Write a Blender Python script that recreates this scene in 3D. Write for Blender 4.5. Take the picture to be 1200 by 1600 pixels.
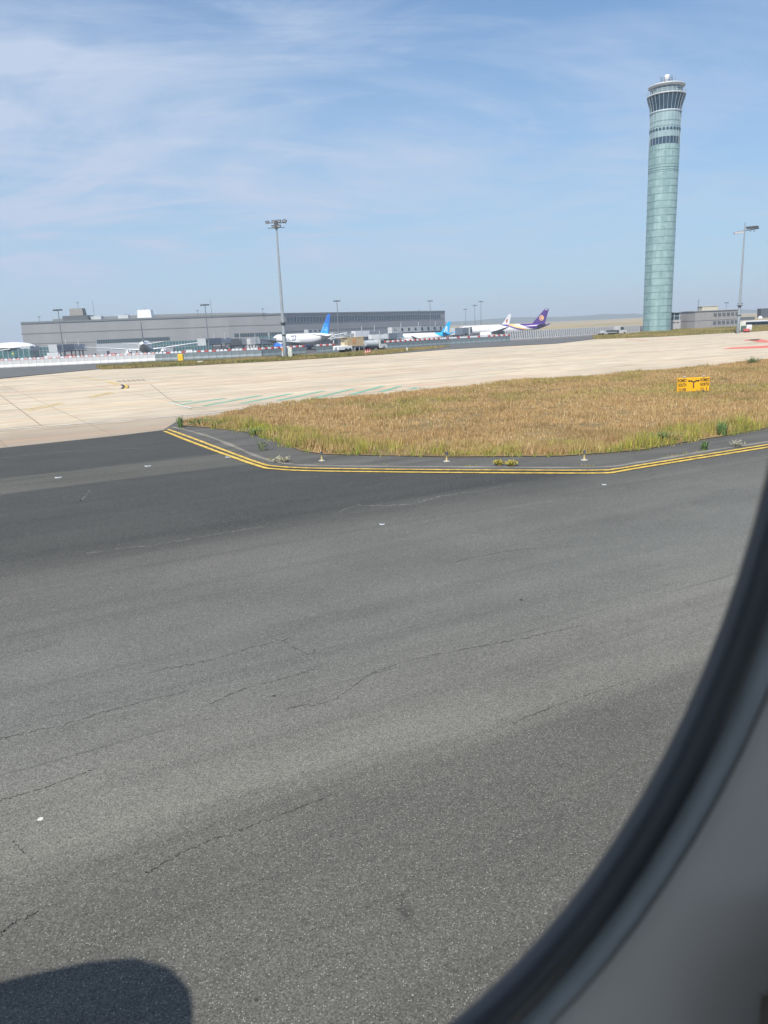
import bpy, math, random, numpy as np
from mathutils import Vector, Matrix
from mathutils.geometry import tessellate_polygon
random.seed(7); rng = np.random.default_rng(7)
S = bpy.context.scene
for o in list(bpy.data.objects): bpy.data.objects.remove(o)
COL = S.collection
rad = math.radians

# ------------------------------------------------------------------ camera
H = 4.6; PITCH = rad(13.5); ROLL = rad(2.4)
FW = Vector((0, math.cos(PITCH), -math.sin(PITCH)))
U0 = Vector((0, math.sin(PITCH), math.cos(PITCH))); X0 = Vector((1, 0, 0))
RT = math.cos(ROLL)*X0 - math.sin(ROLL)*U0
UP = math.sin(ROLL)*X0 + math.cos(ROLL)*U0
cam = bpy.data.cameras.new('camera'); co = bpy.data.objects.new('camera', cam); COL.objects.link(co)
m = Matrix((RT, UP, -FW)).transposed().to_4x4(); m.translation = (0, 0, H); co.matrix_world = m
cam.sensor_fit = 'HORIZONTAL'; cam.sensor_width = 36; cam.lens = 36
cam.clip_start = 0.01; cam.clip_end = 20000
cam.dof.use_dof = True; cam.dof.focus_distance = 60; cam.dof.aperture_fstop = 19
S.camera = co
# ------------------------------------------------------------------ sun and sky
SUN_EL = rad(51); SX, SY = -0.37, -0.929
SUN = Vector((SX*math.cos(SUN_EL), SY*math.cos(SUN_EL), math.sin(SUN_EL))).normalized()
sl = bpy.data.lights.new('sun', 'SUN'); sl.energy = 4.9; sl.angle = rad(0.5); sl.color = (1.0, 0.955, 0.88)
so = bpy.data.objects.new('sun', sl); COL.objects.link(so); so.location = SUN*50
so.rotation_euler = SUN.to_track_quat('Z', 'Y').to_euler()
W = bpy.data.worlds.new('World'); S.world = W; W.use_nodes = True
nt = W.node_tree; nt.nodes.clear(); N = nt.nodes.new; LK = nt.links.new
out = N('ShaderNodeOutputWorld'); bg = N('ShaderNodeBackground'); bg.inputs[1].default_value = 0.105
sky = N('ShaderNodeTexSky'); sky.sky_type = 'NISHITA'; sky.sun_disc = False
sky.sun_elevation = SUN_EL; sky.sun_rotation = math.atan2(SX, SY)
sky.air_density = 1.0; sky.dust_density = 0.35; sky.ozone_density = 3.0
tc = N('ShaderNodeTexCoord'); sep = N('ShaderNodeSeparateXYZ'); LK(tc.outputs['Generated'], sep.inputs[0])
def wm(op, a, b=None, c=None, clamp=False):
    n = N('ShaderNodeMath'); n.operation = op; n.use_clamp = clamp
    for i, v in enumerate((a, b, c)):
        if v is None: continue
        if isinstance(v, (int, float)): n.inputs[i].default_value = v
        else: LK(v, n.inputs[i])
    return n.outputs[0]
zc = wm('ADD', wm('MAXIMUM', sep.outputs[2], 0.0), 0.10)
cx = wm('DIVIDE', sep.outputs[0], zc); cy = wm('DIVIDE', sep.outputs[1], zc)
cmb = N('ShaderNodeCombineXYZ'); LK(cx, cmb.inputs[0]); LK(cy, cmb.inputs[1])
def cloud(scale, det, sx, sy, rot, lo, hi, dist=0.0, seed=0.0):
    mp = N('ShaderNodeMapping'); mp.inputs['Scale'].default_value = (sx, sy, 1); mp.inputs['Rotation'].default_value = (0, 0, rad(rot))
    mp.inputs['Location'].default_value = (seed, seed*.7, seed)
    LK(cmb.outputs[0], mp.inputs[0]); nz = N('ShaderNodeTexNoise'); nz.inputs['Scale'].default_value = scale
    nz.inputs['Detail'].default_value = det; nz.inputs['Roughness'].default_value = 0.6; nz.inputs['Distortion'].default_value = dist
    LK(mp.outputs[0], nz.inputs['Vector'])
    r = N('ShaderNodeMapRange'); r.interpolation_type = 'SMOOTHSTEP'
    r.inputs[1].default_value = lo; r.inputs[2].default_value = hi; LK(nz.outputs[0], r.inputs[0]); return r.outputs[0]
c1 = cloud(0.55, 6, 0.8, 1.0, -20, 0.40, 0.66, 1.6, 2.9)
c2 = cloud(1.3, 10, 0.6, 1.15, -28, 0.42, 0.72, 2.0, 8.3)
c3 = cloud(2.2, 10, 0.5, 1.3, -38, 0.50, 0.76, 1.2, 1.7)
cc = wm('ADD', wm('ADD', wm('MULTIPLY', c1, 0.62), wm('MULTIPLY', c2, 0.42)), wm('MULTIPLY', c3, 0.38), clamp=True)
cc = wm('MULTIPLY', cc, wm('MULTIPLY', sep.outputs[2], 8.0, clamp=True))
cc = wm('MULTIPLY', cc, wm('SUBTRACT', 0.95, wm('MULTIPLY', sep.outputs[0], 1.1)), clamp=True)
cc = wm('ADD', cc, wm('SUBTRACT', 0.08, wm('MULTIPLY', sep.outputs[0], 0.35), clamp=True), clamp=True)
veil = wm('SUBTRACT', 0.80, wm('MULTIPLY', sep.outputs[2], 1.9), clamp=True)
vm = N('ShaderNodeMix'); vm.data_type = 'RGBA'; LK(veil, vm.inputs[0]); vm.inputs[7].default_value = (3.25, 4.65, 5.95, 1)
mix = N('ShaderNodeMix'); mix.data_type = 'RGBA'
tint = N('ShaderNodeMix'); tint.data_type = 'RGBA'; tint.blend_type = 'MULTIPLY'; tint.inputs[0].default_value = 1.0
LK(sky.outputs[0], tint.inputs[6]); tint.inputs[7].default_value = (0.78, 1.0, 1.16, 1)
LK(cc, mix.inputs[0]); LK(tint.outputs[2], vm.inputs[6]); LK(vm.outputs[2], mix.inputs[6]); mix.inputs[7].default_value = (4.35, 5.25, 6.75, 1)
LK(mix.outputs[2], bg.inputs[0]); LK(bg.outputs[0], out.inputs[0])
# ------------------------------------------------------------------ exposure
S.view_settings.view_transform = 'Standard'; S.view_settings.look = 'None'
S.view_settings.exposure = 0.22; S.view_settings.gamma = 1.0
S.render.engine = 'CYCLES'
S.render.resolution_x = 768; S.render.resolution_y = 1024

# ------------------------------------------------------------------ layout helpers
def ray(px, py): return FW + RT*((px-600)/1200) + UP*((800-py)/1200)
def at(px, py, z=0.0):
    v = ray(px, py); t = (z-H)/v.z; return Vector((v.x*t, v.y*t, z))
def atY(px, py, Y):
    v = ray(px, py); t = Y/v.y; return Vector((v.x*t, Y, H+v.z*t))
def zat(x, y, py):
    k = (800-py)/1200; A = Vector((x, y, 0)); d = UP - FW*k
    return H - A.dot(d)/d.z
def hor(px): return 512 - 0.0419*(px-600)
BARPX = [(-420, 592), (-60, 578), (0, 575), (243, 564), (407, 557), (500, 551), (607, 544.5), (700, 538.5), (790, 533.5), (870, 528.8), (1000, 520.5)]
BAR = [at(*p) for p in BARPX]
bx = [p.x for p in BAR]; by = [p.y for p in BAR]
def sstep(a, b, v):
    t = np.clip((v-a)/(b-a), 0, 1); return t*t*(3-2*t)
def gz(x, y):
    x = np.asarray(x, float); y = np.asarray(y, float)
    yb = np.interp(x, bx+[200, 600], by+[310, 520])
    t = y - yb
    lim = np.interp(x, [60, 95], [14, 60])
    z = -5.0*sstep(lim, lim+45, t)
    z = z + 4.0*sstep(900, 3200, y)
    return z
def gz1(x, y): return float(gz(x, y))

# ------------------------------------------------------------------ object helpers
def tag(o, label=None, cat=None, group=None, kind=None):
    if label: o['label'] = label
    if cat: o['category'] = cat
    if group: o['group'] = group
    if kind: o['kind'] = kind
    return o
def empty(name, loc=(0, 0, 0), rz=0.0, label=None, cat=None, group=None):
    o = bpy.data.objects.new(name, None); COL.objects.link(o); o.empty_display_size = 0.5
    o.location = loc; o.rotation_euler = (0, 0, rz); return tag(o, label, cat, group)
def kids(o): return [c for c in bpy.data.objects if c.parent == o]
def copy_tree(o, parent=None, loc=None, rz=None, label=None):
    c = o.copy(); COL.objects.link(c)
    if parent: c.parent = parent
    if loc is not None: c.location = loc
    if rz is not None: c.rotation_euler = (0, 0, rz)
    if label: c['label'] = label
    for ch in o.get('_k', None) or []: pass
    for ch in KIDS.get(o.name, []): copy_tree(ch, c)
    return c
KIDS = {}
class MB:
    def __init__(s): s.v = []; s.f = []; s.m = []; s.sm = []
    def add(s, vs, fs, mi=0, sm=False):
        b = len(s.v); s.v += [tuple(p) for p in vs]
        for f in fs: s.f.append(tuple(i+b for i in f)); s.m.append(mi); s.sm.append(sm)
        return s
    def box(s, c, d, rz=0.0, mi=0, taper=1.0, rx=0.0, ry=0.0):
        hx, hy, hz = d[0]/2, d[1]/2, d[2]/2; vs = []
        M_ = Matrix.Rotation(rz, 3, 'Z') @ Matrix.Rotation(ry, 3, 'Y') @ Matrix.Rotation(rx, 3, 'X')
        for z in (-1, 1):
            k = taper if z > 0 else 1
            for x, y in ((-1, -1), (1, -1), (1, 1), (-1, 1)):
                vs.append(Vector(c) + M_ @ Vector((x*hx*k, y*hy*k, z*hz)))
        return s.add(vs, [(3, 2, 1, 0), (4, 5, 6, 7), (0, 1, 5, 4), (1, 2, 6, 5), (2, 3, 7, 6), (3, 0, 4, 7)], mi)
    def rbox(s, c, d, b=0.05, mi=0):
        # box with chamfered vertical and top edges
        hx, hy, hz = d[0]/2, d[1]/2, d[2]/2; rings = []
        for (z, k) in ((-hz, 0), (hz-b, 0), (hz, b)):
            r = []
            for sx, sy in ((-1, -1), (1, -1), (1, 1), (-1, 1)):
                a = (sx*(hx-k-b), sy*(hy-k)); e = (sx*(hx-k), sy*(hy-k-b))
                pr = [a, e] if (sx*sy < 0) else [e, a]
                r += pr
            rings.append([Vector(c)+Vector((p[0], p[1], z)) for p in r])
        return s.loft(rings, mi, False, True)
    def cyl(s, p0, p1, r0, r1=None, n=12, mi=0, caps=True, sm=True):
        r1 = r0 if r1 is None else r1; p0 = Vector(p0); p1 = Vector(p1); ax = (p1-p0).normalized()
        a = ax.orthogonal().normalized(); b = ax.cross(a); vs = []
        for p, r in ((p0, r0), (p1, r1)):
            for i in range(n):
                t = 2*math.pi*i/n; vs.append(p + a*math.cos(t)*r + b*math.sin(t)*r)
        s.add(vs, [(i, (i+1) % n, n+(i+1) % n, n+i) for i in range(n)], mi, sm)
        if caps: s.add(vs[:n], [tuple(range(n-1, -1, -1))], mi); s.add(vs[n:], [tuple(range(n))], mi)
        return s
    def loft(s, rings, mi=0, sm=True, caps=True, closed=True, mf=None):
        n = len(rings[0]); vs = [p for r in rings for p in r]; b = len(s.v)
        s.v += [tuple(p) for p in vs]
        for j in range(len(rings)-1):
            for i in range(n if closed else n-1):
                k = (i+1) % n
                s.f.append((b+j*n+i, b+j*n+k, b+(j+1)*n+k, b+(j+1)*n+i))
                s.m.append(mf(j, i) if mf else mi); s.sm.append(sm)
        if caps:
            for ring, mi_, fl in ((rings[0], mf(0, 0) if mf else mi, True), (rings[-1], mf(len(rings)-2, 0) if mf else mi, False)):
                k0 = len(s.v); s.v += [tuple(p) for p in ring]; f = list(range(k0, k0+n)); s.f.append(tuple(f[::-1] if fl else f)); s.m.append(mi_); s.sm.append(False)
        return s
    def lathe(s, prof, n=32, c=(0, 0, 0), mi=0, sm=True, caps=True, mf=None):
        return s.loft([[Vector(c)+Vector((r*math.cos(2*math.pi*i/n), r*math.sin(2*math.pi*i/n), z)) for i in range(n)] for r, z in prof], mi, sm, caps, True, mf)
    def poly(s, pts, mi=0):
        pts = [Vector(p) for p in pts]; tr = tessellate_polygon([pts])
        fs = []
        for t in tr:
            a, b, c = (pts[i] for i in t)
            fs.append(t if (b-a).cross(c-a).z >= 0 else (t[0], t[2], t[1]))
        return s.add(pts, fs, mi)
    def prism(s, pts2, fn, mi=0):
        # outline pts2 (2D) mapped through fn(u,v,k) with k=0/1 the two faces
        n = len(pts2); A = [fn(u, v, 0) for u, v in pts2]; B = [fn(u, v, 1) for u, v in pts2]
        tr = tessellate_polygon([[Vector((u, v, 0)) for u, v in pts2]])
        s.add(A+B, [tuple(t) for t in tr]+[tuple(i+n for i in t) for t in tr]+[(i, (i+1) % n, n+(i+1) % n, n+i) for i in range(n)], mi)
        return s
    def build(s, name, mats, parent=None, **kw):
        me = bpy.data.meshes.new(name); me.from_pydata(s.v, [], s.f)
        if not isinstance(mats, (list, tuple)): mats = [mats]
        for x in mats: me.materials.append(x)
        me.polygons.foreach_set('material_index', s.m); me.polygons.foreach_set('use_smooth', s.sm); me.update()
        import bmesh
        if len(s.f) < 60000 and not kw.pop('noflip', False):
            bm = bmesh.new(); bm.from_mesh(me); bmesh.ops.recalc_face_normals(bm, faces=bm.faces); bm.to_mesh(me); bm.free()
        o = bpy.data.objects.new(name, me); COL.objects.link(o)
        if parent: o.parent = parent; KIDS.setdefault(parent.name, []).append(o)
        return tag(o, kw.get('label'), kw.get('cat'), kw.get('group'), kw.get('kind'))

# ------------------------------------------------------------------ materials
def srgb(r, g, b):
    f = lambda c: (c/255/12.92) if c/255 <= .04045 else ((c/255+.055)/1.055)**2.4
    return (f(r), f(g), f(b))
class Sh:
    def __init__(s, name, rough=0.6, metal=0.0, spec=0.5):
        s.m = bpy.data.materials.new(name); s.m.use_nodes = True; s.t = s.m.node_tree
        s.b = s.t.nodes['Principled BSDF']; s.b.inputs['Roughness'].default_value = rough
        s.b.inputs['Metallic'].default_value = metal; s.b.inputs['Specular IOR Level'].default_value = spec
        s.tc = s.t.nodes.new('ShaderNodeTexCoord')
    def n(s, t): return s.t.nodes.new(t)
    def l(s, a, b): s.t.links.new(a, b)
    def math(s, op, a, b=None, clamp=False):
        n = s.n('ShaderNodeMath'); n.operation = op; n.use_clamp = clamp
        for i, v in enumerate((a, b)):
            if v is None: continue
            if isinstance(v, (int, float)): n.inputs[i].default_value = v
            else: s.l(v, n.inputs[i])
        return n.outputs[0]
    def vec(s, scale=(1, 1, 1), rot=0.0, coord='Object'):
        mp = s.n('ShaderNodeMapping'); mp.inputs['Scale'].default_value = scale
        if rot:
            m0 = s.n('ShaderNodeMapping'); m0.inputs['Rotation'].default_value = (0, 0, rot); s.l(s.tc.outputs[coord], m0.inputs[0]); s.l(m0.outputs[0], mp.inputs[0])
        else: s.l(s.tc.outputs[coord], mp.inputs[0])
        return mp.outputs[0]
    def noise(s, v, scale, det=3, rough=.55, dist=0.0):
        n = s.n('ShaderNodeTexNoise'); s.l(v, n.inputs['Vector']); n.inputs['Scale'].default_value = scale
        n.inputs['Detail'].default_value = det; n.inputs['Roughness'].default_value = rough; n.inputs['Distortion'].default_value = dist
        return n.outputs[0]
    def rng(s, v, a, b, c=0.0, d=1.0):
        n = s.n('ShaderNodeMapRange'); s.l(v, n.inputs[0])
        for i, x in enumerate((a, b, c, d)): n.inputs[i+1].default_value = x
        return n.outputs[0]
    def ramp(s, v, stops, interp='LINEAR'):
        n = s.n('ShaderNodeValToRGB'); s.l(v, n.inputs[0]); e = n.color_ramp.elements; n.color_ramp.interpolation = interp
        for i, (p, c) in enumerate(stops):
            x = e[i] if i < 2 else e.new(p)
            x.position = p; x.color = (*c, 1) if len(c) == 3 else c
        return n.outputs[0]
    def mix(s, f, a, b, mode='MIX'):
        n = s.n('ShaderNodeMix'); n.data_type = 'RGBA'; n.blend_type = mode
        for i, v in ((0, f), (6, a), (7, b)):
            if isinstance(v, (int, float)): n.inputs[i].default_value = v
            elif isinstance(v, tuple): n.inputs[i].default_value = (*v, 1)
            else: s.l(v, n.inputs[i])
        return n.outputs[2]
    def col(s, c):
        if isinstance(c, tuple): s.b.inputs['Base Color'].default_value = (*c, 1)
        else: s.l(c, s.b.inputs['Base Color'])
        return s
    def bump(s, h, strength=.3, dist=.01):
        n = s.n('ShaderNodeBump'); n.inputs['Strength'].default_value = strength; n.inputs['Distance'].default_value = dist
        s.l(h, n.inputs['Height']); s.l(n.outputs[0], s.b.inputs['Normal']); return s
_mc = {}
def mat(name, c, rough=0.6, metal=0.0, var=0.12, scale=1.5, spec=0.5):
    if name in _mc: return _mc[name]
    s = Sh(name, rough, metal, spec)
    n1 = s.noise(s.vec(), scale, 5); n2 = s.noise(s.vec((1, 1, .15)), scale*4, 3)
    f = s.rng(s.math('ADD', s.math('MULTIPLY', n1, .6), s.math('MULTIPLY', n2, .4)), .35, .65, 1-var, 1+var)
    cb = s.n('ShaderNodeCombineColor'); [s.l(f, cb.inputs[i]) for i in range(3)]
    s.col(s.mix(1.0, c, cb.outputs[0], 'MULTIPLY')); _mc[name] = s.m; return s.m
white = mat('white_paint', (.72, .72, .72), .35, var=.06, scale=.3)
white_dull = mat('weathered_white', (.54, .54, .53), .6, var=.12, scale=.8)
red = mat('red_paint', (.50, .09, .08), .5)
redm = mat('red_marking', (.62, .16, .12), .8, var=.25, scale=2)
steel = mat('galvanised_steel', (.19, .215, .235), .6, .1)
dsteel = mat('dark_steel', (.10, .11, .12), .5, .2)
grey = mat('mid_grey_metal', (.28, .30, .32), .5)
lgrey = mat('light_grey_metal', (.45, .47, .48), .5)
dark = mat('dark_underside', (.03, .032, .035), .7)
rubber = mat('tyre_rubber', (.02, .02, .02), .8)
tan = mat('tan_panel', (.50, .38, .22), .7)
yellow = mat('yellow_paint', (.80, .50, .03), .5)
ylmat = mat('yellow_line_paint', (.58, .39, .07), .8, var=.5, scale=4)
whline = mat('white_line_paint', (.62, .61, .56), .8, var=.25, scale=2)
grline = mat('green_line_paint', (.17, .38, .27), .8, var=.25, scale=2)
blackp = mat('black_paint', (.03, .03, .03), .7)
brownline = mat('faded_brown_marking', (.27, .21, .15), .85, var=.3, scale=2)
glass = mat('dark_glass', (.035, .07, .085), .12, var=.3, scale=.4)
tealglass = mat('teal_glazing', (.07, .16, .17), .15, var=.3, scale=.3)
blue = mat('blue_livery', (.02, .16, .60), .3); cyan = mat('bright_blue_livery', (.01, .38, .72), .3, var=.05)
lblue = mat('light_blue_livery', (.05, .42, .85), .3); purple = mat('purple_livery', (.075, .028, .20), .3); gold = mat('gold_livery', (.75, .48, .18), .35)
navy = mat('navy_lettering', (.03, .05, .18), .4); turq = mat('turquoise_lettering', (.10, .42, .45), .4)
concrete_m = mat('pole_base_concrete', (.40, .39, .36), .85)

def ground_asphalt():
    s = Sh('asphalt', .85, spec=.3)
    ANG = rad(28)
    v28 = s.vec((1, 1, 1), -ANG)
    sp = s.n('ShaderNodeSeparateXYZ'); s.l(v28, sp.inputs[0])
    def vv(px, py):
        p = at(px, py); return (-p.x*math.sin(ANG)+p.y*math.cos(ANG))
    wob = s.noise(s.vec((.12, .8, 1), -ANG), 1.0, 3)
    vcoord = s.math('DIVIDE', s.math('ADD', sp.outputs[1], s.rng(wob, .3, .7, -.35, .35)), 50.0)
    K = lambda px, py: vv(px, py)/50
    near = (.099, .096, .086); light = (.146, .141, .125); mid = (.110, .107, .097); dk = (.052, .052, .0485); band = (.086, .083, .073)
    st = [(0, near), (K(0, 1430), near), (K(0, 1380), light), (K(0, 1100), (.122, .122, .113)), (K(0, 930), mid), (K(0, 880), dk), (K(0, 776), dk), (K(0, 771), band), (K(0, 751), band), (K(0, 747), dk), (1, dk)]
    c = s.ramp(vcoord, st)
    # patchiness, long streaks along the lane
    big = s.noise(s.vec((.15, .5, 1), -ANG), .8, 6, .6, .4)
    c = s.mix(1.0, c, s.ramp(big, [(.3, (.88, .88, .88)), (.7, (1.13, 1.13, 1.12))]), 'MULTIPLY')
    blot = s.noise(s.vec(), .35, 4, .6, .5)
    c = s.mix(1.0, c, s.ramp(blot, [(.35, (.94, .94, .94)), (.65, (1.06, 1.06, 1.06))]), 'MULTIPLY')
    fine = s.noise(s.vec(), 60, 4, .75); coarse = s.noise(s.vec(), 19, 4, .7)
    c = s.mix(1.0, c, s.ramp(fine, [(.34, (.45, .45, .45)), (.66, (1.60, 1.60, 1.57))]), 'MULTIPLY')
    c = s.mix(1.0, c, s.ramp(coarse, [(.3, (.84, .84, .84)), (.7, (1.17, 1.17, 1.16))]), 'MULTIPLY')
    # construction joints along the lane, tyre tracks and stains
    jn = s.noise(s.vec((.5, 2.2, 1), -ANG), 1.0, 4); yj = s.math('ADD', sp.outputs[1], s.rng(jn, .3, .7, -.05, .05))
    fr = s.math('ABSOLUTE', s.math('SUBTRACT', s.math('FRACT', s.math('DIVIDE', s.math('ADD', yj, .7), 3.75)), .5))
    jm_ = s.math('MULTIPLY', s.rng(fr, .0, .007, 1, 0), s.rng(s.noise(s.vec((.4, .4, 1)), 1.0, 3), .42, .6, 0, .55), clamp=True)
    c = s.mix(jm_, c, (.045, .045, .043))
    tr = s.noise(s.vec((.035, 1.5, 1), -ANG), 1.0, 5, .65, .25)
    c = s.mix(1.0, c, s.ramp(tr, [(.36, (.87, .87, .87)), (.5, (1, 1, 1)), (.68, (1.06, 1.06, 1.05))]), 'MULTIPLY')
    sn = s.noise(s.vec(), 1.1, 5, .7, 1.5)
    c = s.mix(1.0, c, s.ramp(sn, [(.27, (.70, .70, .70)), (.34, (1, 1, 1)), (.68, (1, 1, 1)), (.78, (1.15, 1.15, 1.13))]), 'MULTIPLY')
    # pale stones
    vo = s.n('ShaderNodeTexVoronoi'); vo.inputs['Scale'].default_value = 62; s.l(s.vec(), vo.inputs['Vector'])
    sc = s.n('ShaderNodeSeparateColor'); s.l(vo.outputs['Color'], sc.inputs[0])
    pick = s.math('GREATER_THAN', sc.outputs[0], .74)
    stone = s.math('MULTIPLY', s.math('MULTIPLY', pick, s.rng(vo.outputs['Distance'], .16, .42, 1, 0)), s.rng(sc.outputs[1], 0, 1, .15, 1.0), clamp=True)
    c = s.mix(s.math('MULTIPLY', stone, .9, clamp=True), c, (.44, .42, .37))
    vo2 = s.n('ShaderNodeTexVoronoi'); vo2.inputs['Scale'].default_value = 34; s.l(s.vec(), vo2.inputs['Vector'])
    sc2 = s.n('ShaderNodeSeparateColor'); s.l(vo2.outputs['Color'], sc2.inputs[0])
    st2 = s.math('MULTIPLY', s.math('GREATER_THAN', sc2.outputs[0], .990), s.rng(vo2.outputs['Distance'], .1, .3, 1, 0), clamp=True)
    c = s.mix(s.math('MULTIPLY', st2, .7), c, (.50, .47, .40))
    s.col(c); s.bump(s.math('ADD', fine, s.math('MULTIPLY', stone, .6)), .5, .006)
    return s.m
def ground_concrete():
    s = Sh('concrete_paving', .85, spec=.25); ANG = rad(30)
    v = s.vec((1, 1, 1), -ANG)
    a = s.noise(s.vec((.05, .35, 1), -ANG), 1.0, 6, .6, .3); b = s.noise(s.vec((.3, .6, 1), -ANG), 1.2, 5); f = s.noise(s.vec(), 12, 3)
    c = s.ramp(a, [(.28, (.37, .31, .23)), (.45, (.51, .44, .33)), (.58, (.58, .50, .375)), (.75, (.46, .37, .26))])
    c = s.mix(1.0, c, s.ramp(b, [(.3, (.86, .85, .84)), (.7, (1.12, 1.12, 1.12))]), 'MULTIPLY')
    c = s.mix(1.0, c, s.ramp(f, [(.3, (.92, .92, .92)), (.7, (1.07, 1.07, 1.07))]), 'MULTIPLY')
    # slab tone differences and joints (7.5 m slabs)
    br = s.n('ShaderNodeTexBrick'); br.offset = 0; br.inputs['Scale'].default_value = 1; br.inputs['Brick Width'].default_value = 7.5; br.inputs['Row Height'].default_value = 7.5
    br.inputs['Mortar Size'].default_value = .035; br.inputs['Mortar Smooth'].default_value = .3
    br.inputs['Color1'].default_value = (.95, .95, .96, 1); br.inputs['Color2'].default_value = (1.05, 1.03, 1.0, 1); br.inputs['Mortar'].default_value = (.62, .58, .54, 1)
    s.l(v, br.inputs['Vector']); c = s.mix(1.0, c, br.outputs[0], 'MULTIPLY')
    # tyre wear: brown streaks along the taxi direction, darker apron margin near the asphalt
    sp = s.n('ShaderNodeSeparateXYZ'); s.l(v, sp.inputs[0])
    p0 = at(0, 672); p1 = at(0, 702); vv = lambda p: (-p.x*math.sin(ANG)+p.y*math.cos(ANG))
    t = s.rng(s.math('ADD', sp.outputs[1], s.rng(b, .3, .7, -.8, .8)), vv(p1), vv(p0)+5, 0, 1)
    c = s.mix(s.ramp(t, [(0, (.80,)*3), (.50, (.62,)*3), (.62, (.30,)*3), (1, (0,)*3)]), c, (.27, .215, .165))
    far = s.noise(s.vec((.012, .30, 1), -ANG), 1.0, 4, .65, .1)
    c = s.mix(s.rng(far, .52, .66, 0, .5), c, (.50, .30, .19))
    s.col(c); return s.m
def ground_soil(name, stops, sc=.25, st=(1, 1, 1)):
    s = Sh(name, .95, spec=.1); a = s.noise(s.vec(st), sc, 8, .65, .3)
    s.col(s.ramp(a, stops)); s.bump(s.noise(s.vec(), 9, 4), .6, .05); return s.m
asphalt = ground_asphalt(); concrete = ground_concrete()
soil = ground_soil('dry_turf_soil', [(.3, (.12, .095, .045)), (.5, (.22, .16, .08)), (.7, (.31, .215, .11))], .9)
verge = ground_soil('verge_grass', [(.3, (.10, .11, .035)), (.5, (.21, .18, .07)), (.7, (.30, .23, .11))], .35)
field = ground_soil('fields', [(.3, (.14, .14, .06)), (.42, (.33, .25, .12)), (.55, (.42, .31, .15)), (.7, (.18, .18, .08))], .004, (1, 3, 1))
def plain_asphalt(name, c):
    s = Sh(name, .9, spec=.2); n = s.noise(s.vec((.2, .7, 1), rad(-28)), 1.2, 6, .6); f = s.noise(s.vec(), 25, 3)
    x = s.mix(1.0, c, s.ramp(n, [(.3, (.75,)*3), (.7, (1.25,)*3)]), 'MULTIPLY')
    s.col(s.mix(1.0, x, s.ramp(f, [(.3, (.8,)*3), (.7, (1.2,)*3)]), 'MULTIPLY')); s.bump(f, .4, .01); return s.m
shoulder_m = plain_asphalt('shoulder_asphalt', (.105, .101, .092)); roadm = plain_asphalt('service_road', (.13, .13, .13)); kerbm = plain_asphalt('gutter_concrete', (.21, .195, .17))
sealm = plain_asphalt('crack_dark', (.05, .05, .048)); seall = plain_asphalt('crack_pale', (.15, .145, .13))

# ------------------------------------------------------------------ the ground
ys = np.concatenate([np.arange(-120, 140, 20), np.arange(140, 420, 8), np.arange(420, 1200, 40), np.arange(1200, 4000, 200), np.arange(4000, 16001, 1500)])
xs = np.concatenate([-np.geomspace(12000, 500, 14), np.arange(-450, 460, 15), np.geomspace(500, 12000, 14)])
g = MB(); nx = len(xs)
for y in ys:
    for x in xs: g.v.append((float(x), float(y), gz1(x, y)-0.10 + (0 if y < 1500 else 1.5*math.sin(x*.004+y*.002))))
for j in range(len(ys)-1):
    for i in range(nx-1): g.f.append((j*nx+i, j*nx+i+1, (j+1)*nx+i+1, (j+1)*nx+i)); g.m.append(1 if ys[j] > 850 else 0); g.sm.append(True)
apron_m = plain_asphalt('apron_asphalt', (.10, .098, .095))
g.build('ground', [apron_m, field], kind='structure', noflip=True)
def sheet(name, px, z, m, extra=None, kind='structure', parent=None):
    pts = [at(p[0], p[1], z) if len(p) == 2 else Vector(p[:2]+(z,)) for p in px]
    mb = MB(); mb.poly(pts); return mb.build(name, m, parent, kind=kind)
sheet('concrete_apron', [(-420, 618), (-200, 604), (0, 592), (155, 577), (300, 571.5), (450, 563.5), (600, 554), (700, 546), (870, 537), (930, 530), (1025, 526.6), (1200, 517), (1500, 500.5), (80, 20, 0), (-20, 8, 0), (-90, 8, 0)], 0.0, concrete)
sheet('asphalt', [(-800, 800), (-200, 722.5), (0, 700), (180, 681), (258, 671.5), (320, 668), (400, 680), (700, 690), (1000, 660), (1200, 620), (1500, 590), (90, 20, 0), (90, -60, 0), (-90, -60, 0), (-90, -10, 0)], 0.012, asphalt)
sheet('service_road', [tuple(p+Vector((0, 3.5, 0)))[:2]+(0,) for p in reversed(BAR)] + [(-420, 617), (-200, 603.5), (0, 591), (155, 576.5), (300, 571), (450, 563), (600, 553.5), (700, 545.5), (870, 536.5), (930, 529.5)], 0.02, roadm)
VERGE1 = [(150, 573.5), (243, 568), (407, 560.5), (500, 555), (607, 548), (705, 541.6), (600, 553), (450, 562.8), (300, 570.8), (200, 575.6), (158, 577)]
VERGE2 = [(925, 525.5), (960, 522), (1003, 519.5), (1047, 516), (1100, 513.5), (1160, 510.5), (1260, 506), (1500, 494), (1500, 499.5), (1200, 516.6), (1025, 526.2), (929, 530)]
sheet('verge_grass', VERGE1, 0.045, verge); sheet('verge_grass', VERGE2, 0.045, verge)
sheet('shoulder', [(256, 671), (300, 688), (405, 725), (430, 730), (500, 733), (700, 735), (925, 736), (965, 734), (1000, 727), (1200, 694), (1500, 645), (1500, 600), (1200, 640), (1000, 690), (700, 700), (470, 690), (340, 655), (275, 659)], 0.024, shoulder_m)
ISL = [(276, 664), (290, 658), (332, 652), (360, 643), (393, 636), (508, 623), (604, 616.5), (650, 613), (700, 608), (806, 594), (925, 588), (1017, 580), (1109, 573), (1168, 565), (1200, 562), (1500, 535), (1500, 622), (1200, 668), (1131, 681), (1060, 692), (1007, 702), (950, 707), (879, 712), (700, 713.5), (508, 709.5), (470, 704), (443, 692), (405, 681), (386, 675), (328, 668)]
sheet('turf_island', ISL, 0.05, soil)

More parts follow.
